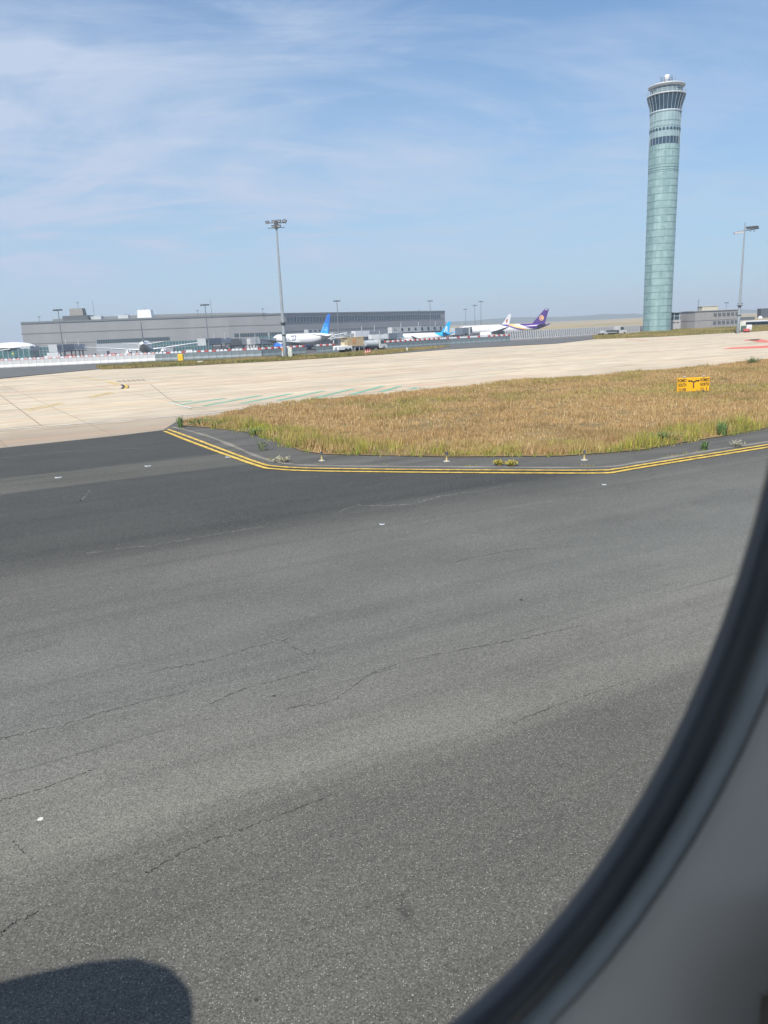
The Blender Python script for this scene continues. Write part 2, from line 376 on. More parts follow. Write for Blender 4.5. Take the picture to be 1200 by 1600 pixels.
def ribbon(mb, px, w, z, wf=None, mi=0):
    P = [at(p[0], p[1], z) for p in px]; L = []; R_ = []
    for i, p in enumerate(P):
        a = P[max(i-1, 0)]; b = P[min(i+1, len(P)-1)]; d = (b-a); n = Vector((-d.y, d.x, 0)).normalized()*(w/2 if not wf else wf(i)/2)
        L.append(p+n); R_.append(p-n)
    k = len(P); mb.add(L+R_, [(i, k+i, k+i+1, i+1) for i in range(k-1)], mi); return mb
def smooth_px(px, n=6):
    P = [Vector((p[0], p[1])) for p in px]; o = []
    for i in range(len(P)-1):
        p0 = P[max(i-1, 0)]; p1 = P[i]; p2 = P[i+1]; p3 = P[min(i+2, len(P)-1)]
        for k in range(n):
            t = k/n; o.append(.5*((2*p1)+(p2-p0)*t+(2*p0-5*p1+4*p2-p3)*t*t+(3*p1-p0-3*p2+p3)*t**3))
    o.append(P[-1]); return [(p.x, p.y) for p in o]
YO = smooth_px([(257, 673.5), (300, 690.5), (350, 709), (405, 728), (430, 732.5), (500, 735.7), (700, 738), (925, 739), (965, 736.5), (1000, 730.5), (1200, 698.5), (1500, 651)])
YI = smooth_px([(262, 670.5), (300, 684), (350, 703), (405, 723), (432, 728.5), (500, 731.5), (700, 733.8), (925, 734.5), (962, 732.3), (1000, 726.5), (1200, 694.5), (1500, 646)])
ribbon(MB(), YO, .17, .030).build('yellow_line', ylmat, kind='structure')
ribbon(MB(), YI, .15, .034).build('yellow_line', ylmat, kind='structure')
ribbon(MB(), smooth_px([(270, 667), (330, 683), (405, 714), (440, 723), (500, 727.3), (700, 729.2), (925, 730), (1000, 722), (1090, 707), (1200, 690), (1400, 658)]), .20, .031, wf=lambda i: .20+.07*math.sin(i*1.7)+.04*math.sin(i*4.1)).build('gutter_strip', kerbm, kind='structure')
ribbon(MB(), [(-200, 692), (0, 671.5), (200, 656), (330, 645), (400, 636), (420, 633)], .22, .016).build('white_line', whline, kind='structure')
mb = MB()
for a, b in (((18, 669), (-20, 590)),): pass
for px in ([(-60, 595), (0, 617), (66, 666)], [(0, 688), (10, 698)], [(235, 600), (262, 622), (300, 640)]): ribbon(mb, px, .07, .008)
for px in ([(-200, 616), (0, 604), (300, 584), (600, 566), (900, 549), (1200, 531)], [(-100, 603), (100, 590), (400, 572), (700, 555), (1000, 537)]): ribbon(mb, px, .25, .008)
mb.build('slab_joint', brownline, kind='structure')
# green hatched zone
mb = MB(); mw = MB()
G = [(265, 628, 300, 626), (277, 633, 352, 622), (318, 634, 406, 618), (378, 630, 455, 615), (434, 625.5, 505, 611), (494, 621, 552, 607.5), (548, 616.5, 599, 603), (595, 612, 627, 603), (640, 608, 655, 605)]
for a in G: ribbon(mb, [(a[0], a[1]), (a[2], a[3])], .46, .012)
mb.build('green_marking', grline, kind='structure')
ribbon(mw, [(264, 628.5), (299, 637.5)], .18, .02); ribbon(mw, [(622, 603), (668, 606)], .18, .02); mw.build('white_marking', whline, kind='structure')
# yellow guide lines and direction marks on the concrete
mb = MB()
for px in ([(38, 640), (95, 629.5)], [(45, 641.5), (100, 630.5)], [(137, 620.5), (172, 613)], [(142, 621), (178, 613.5)], [(122, 588.5), (160, 594.5)], [(165, 596), (182, 601)], [(172, 596), (187, 600)]): ribbon(mb, px, .18, .012)
mb.build('yellow_guide_line', ylmat, kind='structure')
mb = MB()
for i in range(6): ribbon(mb, [(184+i*7.5, 594.5-i*.4), (189+i*7.5, 596.8-i*.4)], .28, .012)
mb.build('runway_code_marking', brownline, kind='structure')
mb = MB()
def pxpoly(pts, z, mi=0): mb.poly([at(p[0], p[1], z) for p in pts], mi)
pxpoly([(188, 601), (192, 600.5), (196, 604), (192, 607.5), (188, 607), (192, 604)], .012, 0)
pxpoly([(193, 600.6), (197.5, 600.8), (201, 604), (197, 607.2), (192.5, 607.4), (196.6, 604)], .012, 1)
pxpoly([(198.5, 601.2), (201.5, 602.6), (202, 604), (201, 606), (198.5, 607), (201, 604)], .016, 0)
mb.build('arrow_marking', [blackp, ylmat], kind='structure')
mb = MB(); ribbon(mb, [(1136, 545), (1160, 543.5), (1220, 541)], .0, .012, wf=lambda i: (1.5, 5.5, 8.0)[i])
ribbon(mb, smooth_px([(1220, 535), (1196, 534), (1182, 531), (1176, 530.5), (1174, 532)], 3), 2.2, .014)
ribbon(mb, [(975, 530), (1010, 532), (1045, 530.5), (1080, 528)], .0, .012, wf=lambda i: (.2, .9, 1.2, .2)[i]); mb.build('red_marking', redm, kind='structure')

# cracks in the asphalt
def crack(px, w, z, mb, jit=.03):
    P = smooth_px(px, 30); Q = []; wy = 0
    for i, p in enumerate(P):
        d = at(*p); s_ = 1200/max(d.y, 3)
        wy = .6*wy+random.uniform(-1, 1); Q.append((p[0]+random.uniform(-1, 1)*jit*s_*.4, p[1]+wy*jit*s_*.3))
    ws = [w*random.choice((.15, .5, 1.0, 1.4))*(1 if 0 < i < len(Q)-1 else .1) for i in range(len(Q))]
    ribbon(mb, Q, w, z, wf=lambda i: ws[i])
mb = MB()
for px in ([(0, 1155), (40, 1145), (100, 1133), (160, 1113), (220, 1097), (290, 1080)], [(327, 1100), (380, 1077), (433, 1063), (490, 1045)],
           [(233, 1050), (320, 1033), (400, 1010), (453, 997)], [(-10, 1030), (40, 1018), (100, 1003)],
           [(447, 1107), (520, 1093), (580, 1053), (660, 1027), (787, 1003), (850, 990), (917, 975)],
           [(0, 1462), (21, 1442), (60, 1425)], [(225, 1365), (300, 1325), (375, 1296), (433, 1275), (520, 1240)],
           [(0, 1250), (33, 1240), (83, 1225), (150, 1200)], [(20, 1315), (40, 1333)], [(440, 1000), (480, 1022), (492, 1015)],
           [(800, 1130), (900, 1090), (1000, 1060)], [(700, 880), (800, 860), (950, 850)]):
    crack(px, .009, .0165, mb)
mb.build('crack', sealm, kind='structure')
mb = MB()
for px in ([(135, 864), (250, 850), (330, 836), (420, 821)], [(530, 800), (560, 790), (640, 788), (690, 775), (760, 765), (800, 757)],
           [(660, 820), (720, 805), (850, 785), (950, 775)], [(125, 783), (133, 775), (141, 765)], [(0, 716), (100, 706), (230, 700)]):
    crack(px, .06, .0165, mb, .05)
mb.build('crack', seall, kind='structure')
mb = MB()
for (px, py, r) in ((62, 1280, .035), (815, 937, .04), (428, 1087, .03), (400, 1562, .018)):
    c = at(px, py, .017); n = 9
    P = [c+Vector((math.cos(2*math.pi*i/n)*r*random.uniform(.5, 1.2), math.sin(2*math.pi*i/n)*r*random.uniform(.5, 1.2), 0)) for i in range(n)]
    mb.poly(P, 0 if px == 62 else 1)
mb.build('asphalt_spot', [whline, sealm], kind='structure')

# hills on the skyline
hb = MB(); nh = 260; rows = []
for k in range(5):
    r = []
    for i in range(nh):
        X = -7000 + 14000*i/(nh-1)
        hgt = 26 + 14*math.sin(X*.0011+1.2) + 9*math.sin(X*.0031) + 5*math.sin(X*.011) + random.uniform(-2.0, 2.0)
        hgt *= .55 + .45*sstep(400, 1500, X)
        pr = (0, .75, 1.0, .9, 0)[k]; r.append(Vector((X+random.uniform(-8, 8), 3900+k*170, gz1(X, 3900)-3+hgt*pr)))
    rows.append(r)
hb.loft(rows, 0, False, False, False)
hill_m = ground_soil('wooded_hill', [(.3, (.035, .055, .03)), (.6, (.06, .08, .04)), (.75, (.11, .12, .06))], .012)
hb.build('hills', hill_m, kind='structure')

# ------------------------------------------------------------------ turf
def in_poly(P, x, y):
    c = np.zeros(len(x), bool); n = len(P)
    for i in range(n):
        x1, y1 = P[i][:2]; x2, y2 = P[(i+1) % n][:2]
        k = ((y1 > y) != (y2 > y)) & (x < (x2-x1)*(y-y1)/((y2-y1) if y2 != y1 else 1e-9)+x1); c ^= k
    return c
def dist_edge(P, x, y):
    d = np.full(len(x), 1e9)
    for i in range(len(P)-1):
        ax, ay = P[i]; bx_, by_ = P[i+1]; L = (bx_-ax)**2+(by_-ay)**2
        t = np.clip(((x-ax)*(bx_-ax)+(y-ay)*(by_-ay))/L, 0, 1); d = np.minimum(d, np.hypot(x-ax-t*(bx_-ax), y-ay-t*(by_-ay)))
    return d
def vnoise(x, y, s, seed):
    r = np.random.default_rng(seed); G_ = r.random((257, 257)); u = x/s+50; v = y/s+50
    i = np.floor(u).astype(int); j = np.floor(v).astype(int); fu = u-i; fv = v-j; fu = fu*fu*(3-2*fu); fv = fv*fv*(3-2*fv)
    g_ = lambda a, b: G_[a % 257, b % 257]
    return (g_(i, j)*(1-fu)+g_(i+1, j)*fu)*(1-fv)+(g_(i, j+1)*(1-fu)+g_(i+1, j+1)*fu)*fv
def turf_mat():
    s = Sh('grass_blades', .8, spec=.15); a = s.n('ShaderNodeAttribute'); a.attribute_name = 'tone'; s.col(a.outputs['Color'])
    s.b.inputs['Subsurface Weight'].default_value = 0.0
    return s.m
TM = turf_mat()
def blades(name, x, y, h, w, nb, colr, z0=.04, label=None, kind='stuff'):
    n = len(x); X = np.repeat(x, nb); Y = np.repeat(y, nb); m_ = n*nb
    X = X+rng.normal(0, .05, m_); Y = Y+rng.normal(0, .05, m_); hh = np.repeat(h, nb)*rng.uniform(.5, 1.15, m_); a = rng.uniform(0, 2*np.pi, m_)
    ww = np.repeat(w, nb); le = rng.uniform(.1, .55, m_)*hh; la = rng.uniform(0, 2*np.pi, m_)
    v = np.zeros((m_, 3, 3)); v[:, 0] = np.stack([X-np.cos(a)*ww, Y-np.sin(a)*ww, np.full(m_, z0)], 1); v[:, 1] = np.stack([X+np.cos(a)*ww, Y+np.sin(a)*ww, np.full(m_, z0)], 1)
    v[:, 2] = np.stack([X+np.cos(la)*le, Y+np.sin(la)*le, z0+hh], 1)
    me = bpy.data.meshes.new(name); me.vertices.add(m_*3); me.vertices.foreach_set('co', v.ravel()); me.loops.add(m_*3); me.loops.foreach_set('vertex_index', np.arange(m_*3, dtype=np.int32))
    me.polygons.add(m_); me.polygons.foreach_set('loop_start', np.arange(0, m_*3, 3, dtype=np.int32)); me.polygons.foreach_set('loop_total', np.full(m_, 3, np.int32)); me.update()
    at_ = me.color_attributes.new('tone', 'FLOAT_COLOR', 'POINT'); c = np.repeat(colr, nb, 0)*rng.uniform(.7, 1.3, (m_, 1)); c = np.concatenate([c, np.ones((m_, 1))], 1)
    at_.data.foreach_set('color', np.repeat(c, 3, 0).ravel()); me.materials.append(TM); me.validate()
    o = bpy.data.objects.new(name, me); COL.objects.link(o); return tag(o, label, 'grass', None, kind)
IW = [tuple(at(*p))[:2] for p in ISL]; NE = IW[16:]
def turf(n, x0, x1, y0, y1, bias):
    x = rng.uniform(x0, x1, n); u = rng.random(n)**bias; y = y0+(y1-y0)*u; k = in_poly(IW, x, y); return x[k], y[k]
x, y = turf(420000, -12, 48, 23, 82, 1.5)
k = (np.abs(x/y) < .62); x = x[k]; y = y[k]
kk = rng.random(len(x)) < np.clip((vnoise(x, y, 1.7, 41)*.5+vnoise(x, y, .55, 42)*.5-.22)*2.6, .10, 1); x = x[kk]; y = y[kk]
de = dist_edge(NE, x, y); far_d = np.hypot(x, y)
pn = vnoise(x, y, 3.2, 1)*.6+vnoise(x, y, 1.1, 2)*.4; gn = vnoise(x, y, 6.0, 3)*.6+vnoise(x, y, 1.6, 4)*.4
nearg = np.exp(-(de/2.2)**2)
green = np.clip((gn-.54)*5, 0, 1)*.62+nearg*np.clip((vnoise(x, y, .9, 5)-.25)*2, 0, 1)*.85; green = np.clip(green, 0, 1)*(rng.random(len(x)) < .75)
straw = np.array([.46, .325, .145]); rust = np.array([.39, .235, .105]); pale = np.array([.58, .45, .25]); gr = np.array([.19, .23, .05]); olv = np.array([.22, .20, .085]); yg = np.array([.36, .37, .055])
r3 = rng.random(len(x))[:, None]; base = np.where(r3 < .5, straw, np.where(r3 < .75, rust, pale)); base = base*(1-pn[:, None]*.5)+rust*.5*pn[:, None]
gc = np.where(rng.random(len(x))[:, None] < .25+.45*nearg[:, None], yg, np.where(rng.random(len(x))[:, None] < .5, gr, olv))
drk = np.clip((vnoise(x, y, 2.4, 13)*.6+vnoise(x, y, .8, 14)*.4-.55)*4, 0, 1)[:, None]
base = base*(1-.38*drk)+np.array([.17, .12, .055])*.38*drk
colr = base*(1-green[:, None])+gc*green[:, None]
h = (.06+.12*vnoise(x, y, 1.3, 6)+.05*pn+.10*np.clip(vnoise(x, y, 5, 9)-.5, 0, 1))*(1+1.1*nearg)*(1+.3*green)*(.55+1.0*vnoise(x, y, .45, 43))
blades('grass', x, y, h, .006+.00022*far_d, 3, colr, label='dry straw and green grass covering the turf island inside the yellow lines')
# pale seed heads, white flower dots
x2, y2 = turf(5200, -12, 48, 23, 82, 1.3); k = (vnoise(x2, y2, 4, 11) > .5); x2 = x2[k]; y2 = y2[k]
blades('wildflowers', x2, y2, np.full(len(x2), .13), np.full(len(x2), .011), 1, np.where(rng.random(len(x2))[:, None] < .6, np.array([.65, .6, .45]), np.array([.55, .5, .08])), .12, 'pale seed heads and small yellow flowers in the dry turf')
# verge tufts further away
def verge_tufts(px, n, seed):
    P = [tuple(at(*p))[:2] for p in px]; a = np.array(P); x = rng.uniform(a[:, 0].min(), min(a[:, 0].max(), 130), n); y = rng.uniform(a[:, 1].min(), min(a[:, 1].max(), 290), n)
    k = in_poly(P, x, y); x = x[k]; y = y[k]; g_ = vnoise(x, y, 4, seed)[:, None]
    c = np.array([.40, .29, .14])*(1-g_)+np.array([.15, .17, .05])*g_
    blades('verge_tufts', x, y, np.full(len(x), .3)+.25*vnoise(x, y, 3, seed+1), np.full(len(x), .07), 2, c, .03, 'patchy grass on the far verge beside the service road' if seed < 25 else 'patchy grass around the foot of the control tower')
verge_tufts(VERGE1, 60000, 20); verge_tufts(VERGE2, 60000, 30)

EX = []
for pl_, off_, dens in ((NE, (-.05, .55), 34), ([tuple(at(*p))[:2] for p in [(270, 667), (330, 683), (405, 714), (440, 723), (500, 727.3), (700, 729.2), (925, 730), (1000, 722), (1090, 707), (1200, 690)]], (-.22, .22), 9)):
    for a, b in zip(pl_, pl_[1:]):
        L = math.hypot(b[0]-a[0], b[1]-a[1]); nx2, ny2 = -(b[1]-a[1])/L, (b[0]-a[0])/L
        for k in range(int(L*dens)):
            t = random.random(); o_ = random.uniform(*off_)*random.random(); X_ = a[0]+(b[0]-a[0])*t; Y_ = a[1]+(b[1]-a[1])*t
            if vnoise(np.array([X_]), np.array([Y_]), .5, 77)[0] < (.42 if pl_ is NE else .62): continue
            EX.append((X_+nx2*o_, Y_+ny2*o_, random.choice((.14, .22, .34)) if pl_ is NE else .07))
EX = np.array(EX); gE = rng.random(len(EX))[:, None]
blades('edge_tufts', EX[:, 0], EX[:, 1], EX[:, 2]*rng.uniform(.5, 1.3, len(EX)), np.full(len(EX), .010), 4, np.where(gE < .45, gr*1.1, np.where(gE < .7, yg*.8, straw*.9)), .026, 'loose tufts creeping over the shoulder edge and along the gutter strip')

def weed(px, py, h, w, n, c, label, kind='upright'):
    p = at(px, py, .02); mb = MB()
    for i in range(n):
        a = random.uniform(0, 6.28); r = random.uniform(0, w*.5); b = Vector((math.cos(a)*r, math.sin(a)*r, 0)); hh = h*random.uniform(.5, 1.0)
        t = b*(1.8 if kind == 'upright' else 2.6)+Vector((random.uniform(-.1, .1)*h, random.uniform(-.1, .1)*h, hh)); q = (b+t)/2+Vector((0, 0, hh*.12))
        s_ = Vector((math.cos(a+1.5), math.sin(a+1.5), 0))*.012*random.uniform(.8, 1.8)
        mb.add([b-s_, b+s_, q+s_*1.2, t, q-s_*1.2], [(0, 1, 2, 3, 4)])
        if kind != 'upright' or i % 3 == 0:
            for k in range(4):
                u = random.uniform(.3, 1); c0 = b.lerp(t, u); d = Vector((random.uniform(-1, 1), random.uniform(-1, 1), random.uniform(.1, .8)))*.07; e = d.orthogonal().normalized()*.02
                mb.add([c0, c0+d*.5+e, c0+d, c0+d*.5-e], [(0, 1, 2, 3)])
    o = mb.build('weed', mat('weed_leaf_%d' % (c[1]*1000), c, .8, var=.3, scale=9), label=label, cat='weed', group='weeds at the edge of the turf'); o.location = p
G1 = (.10, .17, .05)
weed(282, 668, .62, .30, 46, G1, 'upright green weed clump at the far left tip of the turf island')
weed(315, 664, .4, .9, 90, G1, 'low spreading green weeds just right of the turf island tip', 'bush')
weed(345, 666, .3, .7, 60, (.13, .17, .06), 'low green weeds along the lawn edge behind the shoulder, second clump from the tip', 'bush')
weed(400, 679, .35, .6, 60, (.12, .18, .05), 'rounded green weed at the bend of the turf edge', 'bush')
weed(412, 704, .5, .35, 26, (.16, .19, .10), 'thin grey green weed growing from the shoulder near the bend')
weed(440, 722, .2, .4, 34, (.34, .32, .22), 'dried pale weed in the gutter at the yellow line bend', 'bush')
weed(780, 727, .2, .2, 34, (.36, .30, .05), 'small yellow flowered weed in the gutter, left one of the pair', 'bush')
weed(799, 728, .18, .2, 34, (.34, .30, .06), 'small yellow flowered weed in the gutter, right one of the pair', 'bush')
weed(1128, 681, .62, .35, 60, G1, 'tall green reed clump on the turf edge by the shoulder')
weed(1099, 703, .36, .25, 40, (.12, .17, .08), 'green weed standing on the shoulder near the yellow line')
weed(1152, 699, .28, .3, 22, (.30, .29, .22), 'pale flowering weed on the shoulder at far right', 'bush')
weed(1176, 569, .75, .8, 90, (.17, .21, .09), 'green bush at the far edge of the turf behind the orange sign', 'bush')
weed(1035, 690, .42, .7, 80, (.14, .18, .05), 'low green weed patch on the near turf edge right of the third edge light', 'bush')

# ------------------------------------------------------------------ edge lights, ground lights
def edge_light(px, py, label, first=[None]):
    p = at(px, py, .024)
    if first[0] is None:
        r = empty('edge_light', p, 0, label, 'edge light', 'elevated edge lights on the shoulder'); r.scale = (.72, .72, .72)
        MB().lathe([(.16, 0), (.17, .015), (.15, .03), (.0, .03)], 16).build('base_plate', concrete_m, r)
        MB().lathe([(.05, .03), (.045, .30), (.06, .31)], 12).build('stem', mat('cream_paint', (.70, .55, .25), .5), r)
        h_ = MB().lathe([(.05, .31), (.07, .33), (.07, .37), (.05, .38)], 14).build('lamp_body', dsteel, r)
        MB().lathe([(.05, .38), (.055, .42), (.04, .46), (.015, .475)], 14).build('lens', mat('dark_blue_lens', (.02, .035, .08), .15), r)
        first[0] = r
    else: copy_tree(first[0], None, p, 0, label)
edge_light(503, 720, 'small edge light on the shoulder, leftmost of the three by the yellow lines')
edge_light(698, 721, 'small edge light on the shoulder, middle one of the three by the yellow lines')
edge_light(913, 719, 'small edge light on the shoulder, rightmost of the three by the yellow lines')
edge_light(1099, 618, 'small light in the grass in front of the orange sign')
bases = MB()
for i, (px, py, d) in enumerate(((91, 746, 'on the paler band at far left'), (231, 728, 'on the paler band, right of another'), (357, 714, 'beside the yellow line end'), (597, 819, 'alone in the middle of the dark asphalt'), (944, 757, 'near the yellow line on the right'))):
    p = at(px, py, .014)
    if i == 0:
        r0 = empty('ground_light', p, 0, None, 'ground light', 'flush ground lights'); MB().lathe([(.12, 0), (.11, .012), (.0, .014)], 18).build('rim', lgrey, r0)
        MB().lathe([(.07, .013), (.05, .022), (.0, .024)], 12).build('lens', dsteel, r0); r0['label'] = 'flush round ground light '+d
    else:
        c = copy_tree(r0, None, p, 0, 'flush round ground light '+d)
        if i > 2: c.scale = (.55, .55, 1)

# ------------------------------------------------------------------ text helper
def text_mesh(body, size, m, name, parent, loc, rot, depth=.003, align='CENTER', fn=None, bold=0.0):
    cu = bpy.data.curves.new(name, 'FONT'); cu.body = body; cu.size = size; cu.align_x = align; cu.align_y = 'CENTER'; cu.extrude = depth; cu.offset = bold; cu.resolution_u = 3
    o = bpy.data.objects.new(name, cu); COL.objects.link(o); dg = bpy.context.evaluated_depsgraph_get(); me = bpy.data.meshes.new_from_object(o.evaluated_get(dg)); bpy.data.objects.remove(o)
    if fn:
        for v in me.vertices: v.co = fn(v.co.copy())
    me.materials.clear(); me.materials.append(m); o = bpy.data.objects.new(name, me); COL.objects.link(o); o.parent = parent; o.location = loc; o.rotation_euler = rot
    if parent: KIDS.setdefault(parent.name, []).append(o)
    return o
# ------------------------------------------------------------------ taxiway sign
pL = at(1057, 616); pR = at(1108, 614); Ysg = 46.3; c0 = atY(1058, 612.5, Ysg); c1 = atY(1108, 611, Ysg); wS = (c1-c0).length; hS = zat(c0.x, c0.y, 591)-c0.z
sgn = empty('taxiway_sign', ((c0.x+c1.x)/2, Ysg, 0), rad(0), 'orange direction sign reading ROMEO SOUTH and ROMEO NORTH standing in the dry grass', 'sign')
zb = c0.z; org = mat('orange_sign_face', (.86, .44, .01), .45, var=.06)
MB().rbox((0, .05, zb+hS/2), (wS, .12, hS), .02).build('sign_face', org, sgn)
for sx in (-.42, .42): MB().cyl((sx*wS, .05, 0), (sx*wS, .05, zb+.02), .03, n=8).build('leg', steel, sgn)
for sx in (-.30, .30):
    l_ = MB(); l_.cyl((sx*wS, .05, zb+hS), (sx*wS, .05, zb+hS+.06), .015, n=8); l_.rbox((sx*wS, -.02, zb+hS+.08), (.12, .09, .05), .012); l_.build('lamp', lgrey, sgn)
for body, x_, z_ in (('ROMEO', -.36, .80), ('SOUTH', -.35, .48), ('121.830', -.35, .13), ('ROMEO', .34, .80), ('NORTH', .34, .48), ('121.  0', .32, .13)):
    t = text_mesh(body, hS*.335, blackp, 'lettering', sgn, (x_*wS, -.016, zb+hS*z_), (rad(90), 0, 0), .003, bold=.007); t.scale = (.54, .95, 1)
a_ = MB(); yy = -.016; cz = zb+hS*.36
a_.box((0, yy, cz+.08*hS), (.035*wS, .008, .42*hS))
for s_ in (-1, 1):
    a_.box((s_*.045*wS, yy, zb+hS*.72), (.085*wS, .008, .09*hS), ry=-s_*rad(28))
    a_.box((s_*.11*wS, yy, zb+hS*.765), (.09*wS, .008, .09*hS))
    x0 = s_*.14*wS; zz = zb+hS*.765
    a_.add([(x0, yy-.004, zz+.09*hS), (x0, yy-.004, zz-.09*hS), (x0+s_*.05*wS, yy-.004, zz)], [(0, 1, 2)])
a_.build('arrow', blackp, sgn)

# ------------------------------------------------------------------ barriers
def bar_pt(s_):
    acc = 0
    for a, b in zip(BAR, BAR[1:]):
        L = (b-a).length
        if acc+L >= s_: t = (s_-acc)/L; d = (b-a)/L; return a.lerp(b, t), math.atan2(d.y, d.x)
        acc += L
    return None, None
def px_of(p):
    v = Vector(p)-Vector((0, 0, H)); d = v.dot(FW); return 600+1200*v.dot(RT)/d, 800-1200*v.dot(UP)/d
def barrier(bodym, capa, capb, group, hgt=1.35):
    r = empty('barrier', (0, 0, 0), 0, None, 'barrier', group); L = 1.46
    b = MB(); b.prism([(-.32, 0), (.32, 0), (.32, .18), (.12, .55), (.09, hgt), (-.09, hgt), (-.12, .55), (-.32, .18)], lambda u, v, k: Vector(((-L/2 if k == 0 else L/2), u, v))); b.build('body', bodym, r)
    for s_, m_ in ((-.37, capa), (.37, capb)):
        c = MB(); n = 8; pts = [(-.32, 0)]+[(-.32*math.cos(math.pi*i/n), .12+.26*math.sin(math.pi*i/n)) for i in range(n+1)]+[(.32, 0)]
        c.prism(pts, lambda u, v, k: Vector((s_+u, -.13 if k == 0 else .13, hgt+v*1.0))); c.build('cap', m_, r)
    return r
bgrey = mat('blue_grey_panel', (.17, .205, .215), .6, var=.15, scale=.7)
pinkw = mat('faded_red_cap', (.66, .40, .38), .6)
bw = barrier(white_dull, white, pinkw, 'white barriers along the left of the service road'); bgp = barrier(bgrey, white, red, 'grey barriers with red and white caps along the service road'); bg2 = barrier(bgrey, white, white, 'grey barriers with white caps along the service road')
bw['label'] = 'white road barrier with scalloped top in the long row at left'; bgp['label'] = 'grey road barrier with one red and one white cap'; bg2['label'] = 'grey road barrier topped with two white caps'
used = {}
def place(src, p, a):
    px = px_of(p)[0]; o = src
    if id(src) not in used: src.location = p; src.rotation_euler = (0, 0, a); used[id(src)] = True
    else: o = copy_tree(src, None, p, a)
    for lim_, w_ in ((60, 'in front of the domed annex'), (125, 'below the beige bridge cab'), (190, 'under the left wing of the plane seen from behind'), (243, 'below the tail of the plane seen from behind'),
                     (278, 'left of the yellow box'), (345, 'right of the yellow box'), (434, 'left of the tall floodlight mast'), (476, 'right of the pale cabinet'), (530, 'left of the tan lorry'), (640, 'right of the tanker truck'), (706, 'below the turquoise tailed plane'), (900, 'below the purple tailed plane')):
        if px < lim_: break
    kd = 'white road barrier with scalloped top ' if src is bw else ('grey road barrier with red and white caps ' if src is bgp else 'grey road barrier with two white caps ')
    o['label'] = kd+w_; o['group'] = kd+w_
s_ = 0.8; nb_ = 0
while True:
    p, a = bar_pt(s_)
    if p is None: break
    px, py = px_of(p); s_ += 1.5
    if px < -30 or px > 795: continue
    if 474 < px < 499 or 528 < px < 598: continue
    src = bw if px < 243 else (bg2 if (px < 315 or 398 > px > 330 or 690 < px < 760) and int(s_) % 3 else bgp)
    place(src, p, a); nb_ += 1
# slatted blast fence on the right
def fence_panel():
    r = empty('blast_fence', (0, 0, 0), 0, 'white slatted fence panel in the row right of the grey barriers', 'fence', 'slatted blast fence panels')
    f = MB()
    for i in range(4): f.box((-1.1+i*.75, 0, 1.35), (.34, .10, 2.2), ry=rad(-9))
    f.build('slats', white_dull, r)
    MB().box((0, .12, 2.3), (3.0, .08, .12)).build('rail', lgrey, r); MB().box((0, .12, .5), (3.0, .08, .12)).build('rail', lgrey, r)
    f = MB(); f.rbox((0, .1, .2), (2.6, .6, .4), .06); f.build('base_block', mat('base_block_grey', (.33, .31, .30), .8), r)
    return r
fp = fence_panel(); s_ = 0; first = True
while True:
    p, a = bar_pt(s_)
    if p is None: break
    px, py = px_of(p); s_ += 3.05
    if px < 795: continue
    o = fp
    if first: fp.location = p; fp.rotation_euler = (0, 0, a); first = False
    else: o = copy_tree(fp, None, p, a)
    w_ = 'below the tail of the purple tailed plane' if px < 862 else ('right of the purple tail, in front of the dry fields' if px < 940 else 'behind the white tug, left of the control tower')
    o['label'] = 'white slatted fence panel '+w_; o['group'] = 'slatted fence panels '+w_

